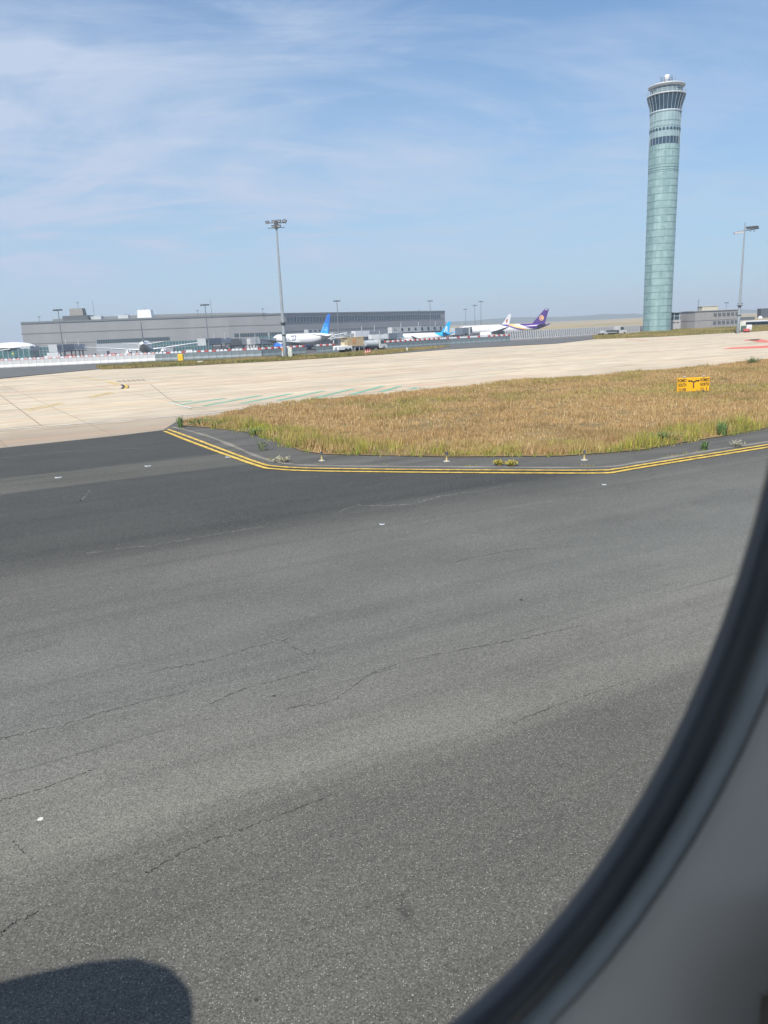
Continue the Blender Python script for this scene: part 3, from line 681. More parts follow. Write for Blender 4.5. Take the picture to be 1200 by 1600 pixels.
# ------------------------------------------------------------------ tall light masts
def light_mast(px, py, hpx, label, style, group=None, Y=None, ground=None):
    p = at(px, py) if Y is None else atY(px, py, Y)
    if Y is not None: p.z = gz1(p.x, p.y)
    top = zat(p.x, p.y, hpx) - p.z
    r = empty('light_mast', p, 0, label, 'light mast', group); h = top
    if style == 'far':
        k = 1.0; MB().lathe([(.30, 0), (.26, h*.4), (.16, h)], 8).build('pole', steel, r)
        f = MB(); f.box((0, 0, h), (3.4, .3, .25)); f.build('crossarm', dsteel, r)
        for x_ in (-1.5, -.5, .5, 1.5): MB().box((x_, -.3, h-.1), (.8, .7, .45), rx=rad(25)).build('floodlight', dsteel, r)
        return r
    q = MB(); q.lathe([(.36, 0), (.34, h*.26), (.28, h*.26), (.13, h), (.0, h)], 14); q.build('pole', steel, r)
    q = MB(); q.lathe([(.62, h*.26-.1), (.62, h*.26+.1)], 14); q.lathe([(.5, h*.17), (.5, h*.17+.1)], 14); q.build('collar', dsteel, r)
    if style == 'cross':
        q = MB(); q.cyl((-1.75, -.35, h-.55), (1.75, .35, h-.55), .07, n=6); q.cyl((-1.5, .2, h-1.35), (1.5, -.2, h-1.35), .06, n=6); q.lathe([(.35, h-1.5), (.3, h-.2)], 10); q.build('crossarm', dsteel, r)
        for x_, z_, a in ((-1.5, -.4, 20), (-.45, -.35, 5), (.55, -.3, -10), (1.5, -.3, -25), (-.5, -1.15, 10), (.45, -1.1, -10)):
            f = MB(); f.box((x_, -.15, h+z_), (.62, .5, .34), rz=rad(a), rx=rad(28), ry=rad(-a*.6)); fo = f.build('floodlight', dsteel, r)
            MB().box((x_, -.42, h+z_-.10), (.52, .05, .26), rz=rad(a), rx=rad(28), ry=rad(-a*.6)).build('lens', lgrey, fo)
    else:
        q = MB(); q.cyl((-1.8, 0, h-1.75), (3.2, 0, h-1.15), .09, n=6); q.cyl((0, 0, h-2), (0, 0, h+.15), .09, n=6); q.build('crossarm', dsteel, r)
        f = MB(); f.box((-1.3, 0, h-1.9), (1.9, .8, .40), ry=rad(-5)); f.build('floodlight', lgrey, r)
        for x_ in (.7, 1.35, 2.0, 2.65): MB().box((x_, 0, h-1.0+x_*.06), (.55, .7, .42), rx=rad(20)).build('floodlight', dsteel, r)
        q = MB()
        for x_ in (1.3, 2.1): q.cyl((x_-.2, 0, h-1.4), (x_, 0, h-1.9), .04, n=5); q.cyl((x_+.2, 0, h-1.4), (x_, 0, h-1.9), .04, n=5)
        q.build('cable_loop', dsteel, r)
    return r
light_mast(446, 559, 343, 'tall grey floodlight mast with six lamps on two crossarms at left centre', 'cross')
light_mast(1153, 521, 349, 'tall grey floodlight mast at the right edge with a one sided lamp rack', 'rack')
FM = [(98, 484, 330, 'in front of the left end of the terminal'), (326, 476, 350, 'in front of the terminal below the curved roof'), (530, 470, 430, 'behind the plane with the blue tail fin'), (673.5, 470, 560, 'near the right end of the terminal'),
      (728, 483, 760, 'leftmost of three behind the white and purple planes'), (742.5, 477, 700, 'middle of three behind the white and purple planes'), (752, 471, 650, 'tallest of three behind the white and purple planes'),
      (1131, 473, 700, 'beyond the grey office block, left of the tall mast'), (1152, 474, 620, 'beyond the grey office block, behind the tall mast')]
for px, top, Y, d in FM: light_mast(px, 540, top, 'distant thin floodlight mast '+d, 'far', 'distant apron floodlight masts', Y=Y)
def small_box(name, px, py, w, d, h, m, label, cat, rz=0.0, z=None, b=.04, group=None):
    p = at(px, py); mb = MB(); mb.rbox((0, 0, h/2), (w, d, h), min(b, w*.2, d*.2, h*.2)); mb.box((0, -d/2-.01, h*.55), (w*.7, .02, h*.5)); mb.box((0, 0, .03), (w*1.08, d*1.08, .06))
    o = mb.build(name, m, label=label, cat=cat, group=group); o.location = p; o.rotation_euler = (0, 0, rz); return o
cream = mat('cream_cabinet', (.60, .60, .52), .55)
small_box('cabinet', 454, 559.5, .7, .5, 1.85, cream, 'pale upright electrical cabinet right of the left floodlight mast', 'cabinet')
small_box('yellow_crate', 283, 563.5, .95, .8, 1.25, yellow, 'yellow box standing against the grey barriers', 'box')
def bollard(px, py, lab):
    p = at(px, py); r = empty('bollard', p, 0, lab, 'bollard', 'yellow and black bollards round the mast bases')
    MB().lathe([(.12, 0), (.12, .35)], 10).build('post', yellow, r); MB().lathe([(.13, .35), (.13, .6), (.0, .62)], 10).build('band', blackp, r); MB().rbox((0, 0, .09), (.5, .3, .18), .03).build('foot', blackp, r); return r
for px, py, d in ((435.5, 561, 'far left of the left mast'), (439.5, 561.5, 'just left of the left mast'), (459, 559, 'first right of the pale cabinet'), (464, 558.5, 'second right of the pale cabinet'),
                  (1143, 519, 'far left of the right mast'), (1148.5, 518.5, 'just left of the right mast')):
    bollard(px, py, 'yellow and black bollard, '+d)
r = empty('marker_post', at(442, 559), 0, 'orange topped white marker post leaning on the left floodlight mast', 'marker post')
MB().cyl((0, 0, 0), (.1, 0, 1.2), .2, .22, 10).build('post', white_dull, r); MB().cyl((.1, 0, 1.2), (.12, 0, 1.75), .24, .24, 10).build('cap', mat('orange_cap', (.7, .25, .05), .5), r)
def cone(px, py, lab):
    r = empty('traffic_cone', at(px, py), 0, lab, 'cone', 'red cones on the verge'); MB().box((0, 0, .04), (.6, .6, .08)).build('base', red, r)
    MB().lathe([(.24, .08), (.19, .4)], 10).build('body', red, r); MB().lathe([(.19, .4), (.14, .65)], 10).build('band', pinkw, r); MB().lathe([(.14, .65), (.05, 1.0), (0, 1.0)], 10).build('tip', red, r)
cone(571.5, 554.5, 'red and white cone on the verge, leftmost of three'); cone(574.8, 554, 'red and white cone on the verge, middle of three'); cone(578, 553.8, 'red and white cone on the verge, rightmost of three')
small_box('marker_board', 313, 568.5, 1.0, .2, .45, white_dull, 'low white marker board on the left verge', 'marker')
small_box('marker_board', 553.5, 554.5, .6, .2, .35, cream, 'low cream marker board on the verge left of the red cones', 'marker')
small_box('marker_board', 636, 549, .3, .2, .7, cream, 'small upright cream marker on the verge right of the red cones', 'marker')
small_box('cabinet', 1159, 518.3, 1.4, .9, 2.3, cream, 'tall cream cabinet at the foot of the right mast', 'cabinet')
small_box('cabinet', 1161.5, 519, 1.0, .7, 1.5, mat('dark_green_door', (.08, .13, .12), .5), 'dark green cabinet in front of the cream one', 'cabinet')
small_box('cabinet', 1169, 517.8, 1.3, .9, 1.6, white, 'white open topped cabinet behind the red cart', 'cabinet')
r = empty('cart', at(1166, 519.5), 0, 'small red wheeled cart by the cabinets at the right mast', 'cart')
MB().rbox((0, 0, .55), (1.3, .8, .6), .1).build('body', red, r); MB().cyl((.5, 0, .8), (.9, 0, 1.3), .04, n=6).build('handle', red, r)
for x_ in (-.4, .4): MB().cyl((x_, -.45, .2), (x_, .45, .2), .2, n=12).build('wheel', rubber, r)

# ------------------------------------------------------------------ control tower
tb = at(1026, 518.5); tz = 0.0
def th(py): return zat(tb.x, tb.y, py)
tw = empty('control_tower', (tb.x, tb.y, 0), 0, 'tall round green glass control tower with flared cab and white disc roof', 'control tower')
R0 = (at(1047, 518).x-at(1005, 518).x)/2*.97
R0 = 4.35*tb.y/250
def tower_glass():
    s = Sh('tower_glass', .36, spec=.45); v = s.vec(); sp = s.n('ShaderNodeSeparateXYZ'); s.l(v, sp.inputs[0])
    ang = s.math('ARCTAN2', sp.outputs[1], sp.outputs[0]); pa = s.math('FLOOR', s.math('MULTIPLY', ang, 26/(2*math.pi))); pz = s.math('FLOOR', s.math('DIVIDE', sp.outputs[2], 1.9))
    cb = s.n('ShaderNodeCombineXYZ'); s.l(pa, cb.inputs[0]); s.l(pz, cb.inputs[1]); wn = s.n('ShaderNodeTexWhiteNoise'); wn.noise_dimensions = '2D'; s.l(cb.outputs[0], wn.inputs['Vector'])
    cb2 = s.n('ShaderNodeCombineXYZ'); s.l(pa, cb2.inputs[0]); w2 = s.n('ShaderNodeTexWhiteNoise'); w2.noise_dimensions = '2D'; s.l(cb2.outputs[0], w2.inputs['Vector'])
    f = s.math('ADD', s.math('MULTIPLY', wn.outputs[0], .35), s.math('MULTIPLY', w2.outputs[0], .65))
    c = s.ramp(f, [(0, (.18, .295, .30)), (1, (.36, .49, .49))]); n = s.noise(v, .8, 5); c = s.mix(1.0, c, s.ramp(n, [(.3, (.85,)*3), (.7, (1.12,)*3)]), 'MULTIPLY'); s.col(c); return s.m
tgm = tower_glass(); ringm = mat('tower_joint', (.15, .25, .25), .5); mull = mat('pale_mullion', (.42, .49, .52), .5); tdark = mat('tower_band_glass', (.03, .065, .10), .35, var=.3, scale=.5); tlight = mat('upper_tower_glass', (.26, .36, .38), .45, var=.2, scale=.6)
zA = th(266); zB = th(243); zC0 = th(228.5); zC1 = th(217.5); zF0 = th(177); zF1 = th(152); zR = th(141); zT = th(133)
n_ = 52
MB().lathe([(R0*.97, -1), (R0, zA-.3), (R0, zC0)], n_, sm=True).build('shaft', tgm, tw)
MB().lathe([(R0*1.004, zC0), (R0*1.004, zC1)], n_).build('window_band', tdark, tw)
MB().lathe([(R0, zC1), (R0*1.0, zF0)], n_).build('upper_shaft', tlight, tw)
z = 1.7
while z < zC0-1:
    k = R0*(.97+.03*min(z/zA, 1))
    if abs(z-zA) > .8: MB().lathe([(k-.03, z-.09), (k+.025, z-.08), (k+.025, z+.08), (k-.03, z+.09)], n_).build('floor_joint', ringm, tw)
    z += 1.93
for dz in (-.35, .35): MB().lathe([(R0-.03, zA+dz-.13), (R0+.05, zA+dz-.1), (R0+.05, zA+dz+.1), (R0-.03, zA+dz+.13)], n_).build('floor_joint', ringm, tw)
for f_ in (.28, .42, .62): MB().lathe([(R0+.02, zC1+(zF0-zC1)*f_-.15), (R0+.06, zC1+(zF0-zC1)*f_), (R0+.02, zC1+(zF0-zC1)*f_+.15)], n_).build('floor_joint', ringm, tw)
for j in range(26):
    a = 2*math.pi*(j+.5)/26; MB().box((math.cos(a+.06)*(R0+.0), math.sin(a+.06)*(R0+.0), zC1+(zF0-zC1)*.30), (.16, .62, .7), rz=a+.06).build('small_window', tdark, tw)
RF = R0*1.23
MB().lathe([(R0*.98, zF0-.2), (R0*1.0, zF0+.6), (R0*1.05, zF0+1.8), (RF*.97, zF1-.6), (RF*.98, zF1)], n_).build('cab_glass', tdark, tw)
q = MB().lathe([(R0+.1, zF0-.25), (R0+.25, zF0), (R0+.1, zF0+.2)], n_); q.build('cab_sill', mull, tw)
for j in range(26):
    a = 2*math.pi*(j+.5)/26; d = Vector((math.cos(a), math.sin(a), 0)); q = MB()
    pr = [(R0*1.012, zC0+.02), (R0*1.014, zF0), (R0*1.03, zF0+.6), (R0*1.08, zF0+1.8), (RF*1.0, zF1-.4), (RF*1.02, zF1+.9)]
    for (r_a, z_a), (r_b, z_b) in zip(pr, pr[1:]): q.cyl(d*r_a+Vector((0, 0, z_a)), d*r_b+Vector((0, 0, z_b)), .045 if z_a < zF0 else .055, n=4, sm=False)
    q.build('mullion', mull, tw)
    q = MB(); q.cyl(d*(R0+.02)+Vector((0, 0, zA+1)), d*(R0+.02)+Vector((0, 0, zC0)), .035, n=4); q.build('mullion', ringm, tw)
MB().lathe([(RF*.9, zF1), (RF*1.03, zF1), (RF*1.03, zF1+.35), (RF*.9, zF1+.35)], n_).build('gallery_deck', lgrey, tw)
q = MB()
for zz in (.75, 1.3): q.lathe([(RF*1.01, zF1+zz), (RF*1.02, zF1+zz+.04), (RF*1.01, zF1+zz+.08)], n_, caps=False)
q.build('gallery_rail', mull, tw)
MB().lathe([(RF*.80, zF1+.35), (RF*.84, zR-.3), (RF*.80, zR+.4)], n_).build('roof_drum', mat('roof_drum_glass', (.16, .22, .24), .3), tw)
q = MB()
for j in range(20):
    a = 2*math.pi*j/20; q.box((math.cos(a)*RF*.84, math.sin(a)*RF*.84, (zF1+zR)/2+.3), (.08, .12, (zR-zF1)), rz=a)
q.build('drum_post', mull, tw)
MB().lathe([(RF*.6, zR+.2), (RF*.90, zR+.45), (RF*.985, zR+.75), (RF*.985, zR+.95), (RF*.88, zR+1.15), (RF*.3, zR+1.45), (0, zR+1.45)], n_).build('roof', mat('tower_roof_white', (.55, .56, .56), .5), tw)
q = MB(); q.lathe([(1.5, zR+1.4), (1.5, zR+2.0), (0, zR+2.0)], 12)
for a in range(8):
    d = Vector((math.cos(a*.785)*1.5, math.sin(a*.785)*1.5, 0)); q.cyl(d+Vector((0, 0, zR+1.9)), d+Vector((0, 0, zR+3.1)), .05, n=4)
q.lathe([(1.5, zR+2.9), (1.5, zR+3.0)], 12, caps=False); q.build('radar_platform', dsteel, tw)
zt = th(117); ra = MB().lathe([(.55, zR+2), (.45, zt-2.2), (.62, zt-1.6), (.62, zt-.3), (.4, zt), (0, zt)], 14).build('radar_antenna', lgrey, tw); MB().lathe([(.68, zt-1.1), (.7, zt-.2), (.45, zt+.05), (0, zt+.05)], 14).build('radome', white, ra)
q = MB()
for x_, y_, h_ in ((-1.9, 0, 2.3), (1.6, .8, 2.8), (2.1, -.4, 1.8), (-1.0, 1.3, 2.6)): q.cyl((x_, y_, zR+1.2), (x_, y_, zR+1.3+h_), .045, n=5)
q.build('aerial', dsteel, tw)

# ------------------------------------------------------------------ office block and entrance beside the tower
clad = mat('pale_concrete_cladding', (.40, .38, .37), .8, var=.08, scale=.6)
def wallbox(mb, A, B, z0, z1, thick, mi=0):
    d = (B-A); L = d.length; a = math.atan2(d.y, d.x); c = (A+B)/2; n = Vector((-d.y, d.x, 0)).normalized(); mb.box((c.x+n.x*thick/2, c.y+n.y*thick/2, (z0+z1)/2), (L, thick, z1-z0), rz=a, mi=mi)
A = atY(1061, 514, 262); B = atY(1085, 514, 250); C_ = atY(1155, 512, 262)
top = zat(B.x, B.y, 486.6)
ob = empty('office_block', (B.x, B.y, 0), 0, 'low pale grey two storey office block right of the control tower with slit windows', 'building'); off = Vector((B.x, B.y, 0))
A.z = B.z = C_.z = 0
def P2(p): return Vector((p.x-off.x, p.y-off.y, 0))
bk = P2(C_)+(P2(A)-P2(B))*1.0
MB().prism([(P2(A).x, P2(A).y), (P2(B).x, P2(B).y), (P2(C_).x, P2(C_).y), (bk.x, bk.y)], lambda u, v, k: Vector((u, v, -6 if k == 0 else top))).build('wall', clad, ob)
q = MB(); d1 = (P2(C_)-P2(B)).normalized(); a1 = math.atan2(d1.y, d1.x); nrm = Vector((d1.y, -d1.x, 0)); L1 = (P2(C_)-P2(B)).length
d2 = (P2(B)-P2(A)).normalized(); a2 = math.atan2(d2.y, d2.x); n2 = Vector((d2.y, -d2.x, 0)); L2 = (P2(B)-P2(A)).length
jm = mat('cladding_joint', (.22, .22, .22), .8)
for zz in (top*.47,):
    q.box(tuple(d1*L1/2+nrm*.01)[:2]+(zz,), (L1, .06, .14), rz=a1); q.box(tuple(P2(A)+d2*L2/2+n2*.01)[:2]+(zz,), (L2, .06, .14), rz=a2)
q.build('string_course', jm, ob)
q = MB(); q.box(tuple(d1*L1/2-nrm*.05)[:2]+(top+.1,), (L1+.3, .5, .22), rz=a1); q.box(tuple(P2(A)+d2*L2/2-n2*.05)[:2]+(top+.1,), (L2+.2, .5, .22), rz=a2); q.build('parapet', lgrey, ob)
for row, zf in ((0, .20), (1, .66)):
    for gI in range(6):
        for kk in range(3):
            t = L1*(.41+gI*.098+kk*.024); c = d1*t+nrm*.02
            MB().box((c.x, c.y, top*(zf+.10)+(.12 if kk == 0 else 0)), (.26, .12, top*.20), rz=a1, ry=rad(7)).build('window', glass, ob)
rb = empty('rooftop_plant_room', (0, 0, 0)); bpy.data.objects.remove(rb)
c = atY(1106, 485, 266); q = MB(); q.rbox((c.x-off.x, c.y-off.y, top+.75), (5.4, 4, 1.5), .1); q.box((c.x-off.x, c.y-off.y, top+1.55), (5.7, 4.3, .14)); q.build('plant_room', mat('plant_room_beige', (.45, .42, .33), .7), ob)
c = atY(1091, 480, 264); q = MB(); q.cyl((c.x-off.x, c.y-off.y, top), (c.x-off.x, c.y-off.y, zat(c.x, c.y, 466)), .10, .04, 6); q.box((c.x-off.x, c.y-off.y, top+3.2), (.9, .08, .08)); q.build('roof_mast', dsteel, ob)
lk = empty('glazed_link', (at(1052, 516).x, 0, 0)); p = atY(1053, 515, 256); lk.location = (p.x, p.y, 0); tag(lk, 'dark glazed entrance link between the tower foot and the office block', 'building')
lh = zat(p.x, p.y, 488.5)
MB().box((0, 2, lh*.29), (4.2, 4, lh*.58)).build('lower_wall', clad, lk); MB().box((-.2, 1.8, lh*.79), (3.8, 3.4, lh*.42)).build('glazing', glass, lk)
q = MB()
for x_ in (-2.0, -.1, 1.6): q.box((x_, .02, lh*.5), (.14, .14, lh))
q.box((-.1, .0, lh*.80), (4, .12, .14)); q.box((-.1, 1.6, lh+.08), (4.3, 4, .16)); q.build('frame', mull, lk)
for x_ in (-1.3, 0, 1.2): MB().box((x_, -.03, lh*.42), (.8, .08, .3)).build('window', dsteel, lk)
# low terminal wing at the far right edge
p = atY(1187, 511, 300); fr = empty('low_pavilion', (p.x, p.y, 0), 0, 'low glazed pavilion with flat white canopy at the right edge', 'building'); f0 = zat(p.x, p.y, 511.5)
def zz_(py): return zat(p.x, p.y, py)
MB().box((2.5, 4, (zz_(514)+zz_(503))/2), (16, 6, zz_(503)-zz_(514))).build('glazing', tealglass, fr)
MB().box((2.0, 3, zz_(501.2)), (19, 10, .35)).build('canopy', white, fr)
MB().box((-2.5, 6, zz_(497)), (5.2, 3, 1.1)).build('roof_unit', dsteel, fr); MB().box((-9.5, 9, zz_(500)), (6, 4, 1.0)).build('low_roof', white, fr)
q = MB()
for x_ in (-5.4, -1.2, 2.5, 6): q.box((x_, .85, (zz_(514)+zz_(502))/2), (.25, .2, zz_(502)-zz_(514)))
q.build('post', lgrey, fr)
MB().lathe([(.1, 0), (.75, .1), (.85, .5), (.5, 1.0), (0, 1.15)], 16, c=(2.4, 5, zz_(498.6))).build('radome', white, fr)
MB().box((5.0, 8, (zz_(497)+zz_(482))/2), (3.2, 3, zz_(482)-zz_(497)), taper=1.12).build('lookout', dsteel, fr)

# ------------------------------------------------------------------ terminal
tw_m = None
def terminal_wall(name, c):
    s = Sh(name, .55); v = s.vec(); wv = s.n('ShaderNodeTexWave'); wv.wave_type = 'BANDS'; wv.bands_direction = 'X'; wv.inputs['Scale'].default_value = .52; s.l(v, wv.inputs['Vector'])
    n = s.noise(s.vec((1, 1, .1)), .12, 5); c2 = s.mix(1.0, c, s.ramp(wv.outputs[0], [(0, (.90,)*3), (.25, (1.0,)*3), (1, (1.03,)*3)]), 'MULTIPLY'); s.col(s.mix(1.0, c2, s.ramp(n, [(.3, (.92,)*3), (.7, (1.06,)*3)]), 'MULTIPLY')); return s.m
twm = terminal_wall('terminal_cladding', (.34, .335, .33)); twd = mat('terminal_seam', (.23, .235, .235), .6); roofm = mat('terminal_roof', (.20, .21, .21), .5)
ZT = lambda p, py: zat(p.x, p.y, py)
P0 = atY(32, 504, 445); P1 = atY(356, 492.5, 490); P1b = atY(442, 489.7, 507); P3 = atY(695, 486, 668)
zp0 = P0.z; zp1 = P1.z; zp1b = P1b.z; zp3 = P3.z
ter = empty('terminal_building', (0, 0, 0)); o0 = Vector(((P0.x+P3.x)/2, (P0.y+P3.y)/2, -5)); ter.location = o0; tag(ter, 'long grey metal clad airport terminal with ribbon windows and a low curved roof', 'building')
def seg(A, B, zt, z0=-6.0, depth=40, name='wall', m=twm, px=None):
    d = (B-A); L = math.hypot(d.x, d.y); a = math.atan2(d.y, d.x); mb = MB(); mb.box((L/2, depth/2, (zt+z0)/2+5), (L, depth, zt-z0)); o = mb.build(name, m, ter); o.location = (A.x-o0.x, A.y-o0.y, 0); o.rotation_euler = (0, 0, a); return o, L, a
zt_ = (zp0+zp1)/2
sections = []
def mkseg(A, B, depth):
    za, zb2 = A.z, B.z; d = (B-A); L = math.hypot(d.x, d.y); a = math.atan2(d.y, d.x); mb = MB()
    mb.add([(0, 0, -1), (L, 0, -1), (L, depth, -1), (0, depth, -1), (0, 0, za+5), (L, 0, zb2+5), (L, depth, zb2+5), (0, depth, za+5)], [(0, 1, 5, 4), (1, 2, 6, 5), (2, 3, 7, 6), (3, 0, 4, 7), (4, 5, 6, 7)])
    o = mb.build('wall', twm, ter); o.location = (A.x-o0.x, A.y-o0.y, 0); o.rotation_euler = (0, 0, a); return (A, B, L, a, za, zb2, o)
P0.z = zp0
sA = mkseg(P0, P1, 60); sB = mkseg(P1, P1b, 60); sC = mkseg(P1b, P3, 24)
def on_seg(sg, px, py):
    A, B, L, a, za, zb2, o = sg; v = ray(px, py); d = (B-A); # intersect vertical plane
    nx_, ny_ = -d.y, d.x; t = (A.x*nx_+A.y*ny_)/(v.x*nx_+v.y*ny_); q = Vector((v.x*t, v.y*t, H+v.z*t)); u = ((q.x-A.x)*d.x+(q.y-A.y)*d.y)/L; return u, q.z+5
def strip(sg, px0, py0, px1, py1, t, m, name, out_=.12):
    o = sg[6]; u0, z0 = on_seg(sg, px0, py0); u1, z1 = on_seg(sg, px1, py1); mb = MB()
    mb.add([(u0, -out_, z0-t), (u1, -out_, z1-t), (u1, .2, z1-t), (u0, .2, z0-t), (u0, -out_, z0), (u1, -out_, z1), (u1, .2, z1), (u0, .2, z0)], [(0, 1, 5, 4), (1, 2, 6, 5), (2, 3, 7, 6), (3, 0, 4, 7), (4, 5, 6, 7), (0, 3, 2, 1)]); return mb.build(name, m, o)
def ribbon_windows(sg, px0, px1, yt0, yt1, hpx, nbay, m=glass):
    o = sg[6]; u0, z0 = on_seg(sg, px0, yt0); u1, z1 = on_seg(sg, px1, yt1); _, zb_ = on_seg(sg, px0, yt0+hpx); hh = z0-zb_; w = (u1-u0)/nbay; me = None
    for i in range(nbay):
        u = u0+w*(i+.5); z = z0+(z1-z0)*(i+.5)/nbay
        if me is None:
            wdw = MB().box((0, 0, -hh/2), (w*.78, .16, hh)).build('window', m, o); me = wdw; w0 = wdw; me.location = (u, -.02, z)
        else:
            c = w0.copy(); COL.objects.link(c); c.parent = o; c.location = (u, -.02, z)
    strip(sg, px0-.3, yt0-.3, px1+.3, yt1-.3, .35, twd, 'window_sill')
ribbon_windows(sA, 151, 265, 531, 526, 6.0, 42)
ribbon_windows(sB, 366, 418, 521.0, 519.3, 6.0, 18); ribbon_windows(sB, 421, 441, 519.2, 518.5, 5.5, 7)
ribbon_windows(sC, 447, 688, 495.5, 491.0, 8.6, 58, mat('dark_blue_glass', (.045, .075, .10), .15, var=.5, scale=.1))
for sg, l in ((sA, [(33, 521, 355, 509, .5), (34, 537, 150, 533.5, .3)]), (sB, [(357, 508.5, 441, 506.5, .5)]), (sC, [(444, 517.5, 694, 506.8, .5), (444, 505.2, 694, 497.5, .3)])):
    for x in l: strip(sg, x[0], x[1], x[2], x[3], x[4], twd, 'seam')
for sg, l in ((sA, [(32.2, 503.3, 355.8, 491.8)]), (sB, [(356, 491.9, 442, 489)]), (sC, [(442, 489, 695, 485.4)])):
    for x in l: strip(sg, *x, 1.0, roofm, 'parapet', .3)
# lower glazed band with mullions
def glazed(sg, px0, px1, y0, y1, yb0, n):
    u0, z0 = on_seg(sg, px0, y0); u1, z1 = on_seg(sg, px1, y1); o = sg[6]; q = MB(); q.add([(u0, -.15, -1), (u1, -.15, -1), (u1, -.15, z1), (u0, -.15, z0), (u0, .1, z0), (u1, .1, z1)], [(0, 1, 2, 3), (3, 2, 5, 4)]); gl = q.build('glazing', tealglass, o)
    q = MB()
    for i in range(n+1): u = u0+(u1-u0)*i/n; q.box((u, -.2, (min(z0, z1))/2), (.18, .14, min(z0, z1)))
    for zz in (.72, .5): q.box(((u0+u1)/2, -.2, min(z0, z1)*zz), (u1-u0, .12, .16))
    q.build('mullion', lgrey, gl)
glazed(sA, 37, 90, 543.5, 541.8, 0, 9); glazed(sA, 225, 330, 535, 530.8, 0, 22); glazed(sB, 404, 441, 525.2, 524, 0, 9)
q = MB(); o_ = sA[6]
u0, z0 = on_seg(sA, 150, 538); u1, z1 = on_seg(sA, 225, 535.5); q.box(((u0+u1)/2, -.3, z0/2), (u1-u0, .5, z0)); q.build('lower_cladding', lgrey, o_)
u0, z0 = on_seg(sB, 357, 529); u1, z1 = on_seg(sB, 404, 528); MB().box(((u0+u1)/2, -.2, 2), (u1-u0, .4, 4)).build('lower_cladding', dsteel, sB[6])
u0, z0 = on_seg(sC, 500, 518); u1, z1 = on_seg(sC, 690, 508); MB().box(((u0+u1)/2, -.2, 2.4), (u1-u0, .4, 4.8)).build('lower_glazing', dsteel, sC[6])
# curved roof
rows = []
L_ = (P1b-P0).length; dd = (P1-P0); dd.z = 0; La = dd.length; dd.normalize(); nn = Vector((-dd.y, dd.x, 0))
crv = [(84, 498.7), (110, 497.4), (150, 495.6), (200, 493.6), (250, 491.7), (300, 490.2), (350, 489.4), (385, 489.2), (412, 489.6)]
rf = MB(); rings = []
for px, py in crv:
    q_ = atY(px, py, 470+40*(px-84)/330); b = q_.z
    base = Vector((q_.x, q_.y, b-3)); rings.append([base+Vector((0, -2, 1.6)), base+Vector((0, -1.8, 3.0)), base+Vector((0, 10, 3.5)), base+Vector((0, 22, 2.6)), base+Vector((0, 22, 0)), base+Vector((0, -2, 0))])
for r in rings:
    for v in r: v -= o0
rf.loft(rings, 0, False, True); rf.build('curved_roof', roofm, ter)
def roof_thing(px0, px1, yt, yb, Y, m, name, taper=1.0, extra=None):
    a = atY(px0, yb, Y); b = atY(px1, yb, Y); t = ZT((a+b)/2, yt); mb = MB(); w = b.x-a.x; mb.box(((a.x+b.x)/2-o0.x, Y-o0.y, (a.z-2+t)/2-o0.z), (w, w*.7, t-a.z+2), taper=taper)
    return mb.build(name, m, ter)
roof_thing(111, 134, 482, 495, 474, mat('brown_grey_plant', (.24, .23, .21), .7), 'plant_room', .84)
roof_thing(103, 142, 493.3, 497, 473, dsteel, 'plant_deck')
roof_thing(216.5, 239, 484.2, 494, 480, white, 'white_plant_room', .9)
def roof_mast(px, yt, yb, Y, arms=True):
    a = atY(px, yb, Y); t = ZT(a, yt); q = MB(); x_, y_ = a.x-o0.x, a.y-o0.y; q.cyl((x_, y_, a.z-2-o0.z), (x_, y_, t-o0.z), .14, .07, 6)
    if arms: q.box((x_, y_, t-o0.z-.2), (2.2, .2, .2)); q.box((x_, y_, t-o0.z-.9), (.5, .3, .4))
    q.build('roof_mast', dsteel, ter)
for a in ((122.5, 471.5, 484, 474), (62, 494, 503, 455), (197, 490.5, 496, 474), (148, 470, 498, 474, False), (226, 481, 486, 480, False), (309, 484.5, 492, 485), (411, 481.5, 491, 500), (655, 484, 489, 640), (331, 468, 492, 486, False)): roof_mast(*a)
roof_thing(142, 160, 494.2, 497, 474, lgrey, 'roof_unit'); roof_thing(186, 202, 492.3, 496, 474, lgrey, 'roof_unit')

# domed annex at far left
pd = atY(12, 552, 400); an = empty('domed_annex', (pd.x, pd.y, -5), 0, 'low white domed annex with glazed front at the far left of the terminal', 'building')
za = lambda py: zat(pd.x, pd.y, py)+5
q = MB(); q.loft([[Vector((12*k*math.cos(t), 7*k*math.sin(t)+6, za(543.5)+h_)) for t in [i*math.pi/12 for i in range(24)]] for k, h_ in ((1, 0), (.92, 1.0), (.7, 1.9), (.4, 2.5), (.05, 2.7))], 0, True, True); q.build('roof', white, an)
MB().box((0, 6, (za(545)+za(543))/2-.6), (23, 11, 2.4)).build('wall', lgrey, an); MB().box((0, 5.8, za(546)/2), (22.6, 10.8, za(546))).build('glazing', tealglass, an)
q = MB()
for i in range(9): q.box((-10.6+i*2.65, .33, za(546)/2), (.2, .14, za(546)))
q.build('mullion', lgrey, an)
MB().cyl((-14, -6, za(552)), (3, -3, za(545.5)), .35, n=8).build('walkway_handrail', lgrey, an); MB().box((2.5, .2, za(553)), (.8, .2, .8)).build('yellow_sign', mat('yellow_green_sign', (.65, .70, .10), .5), an)

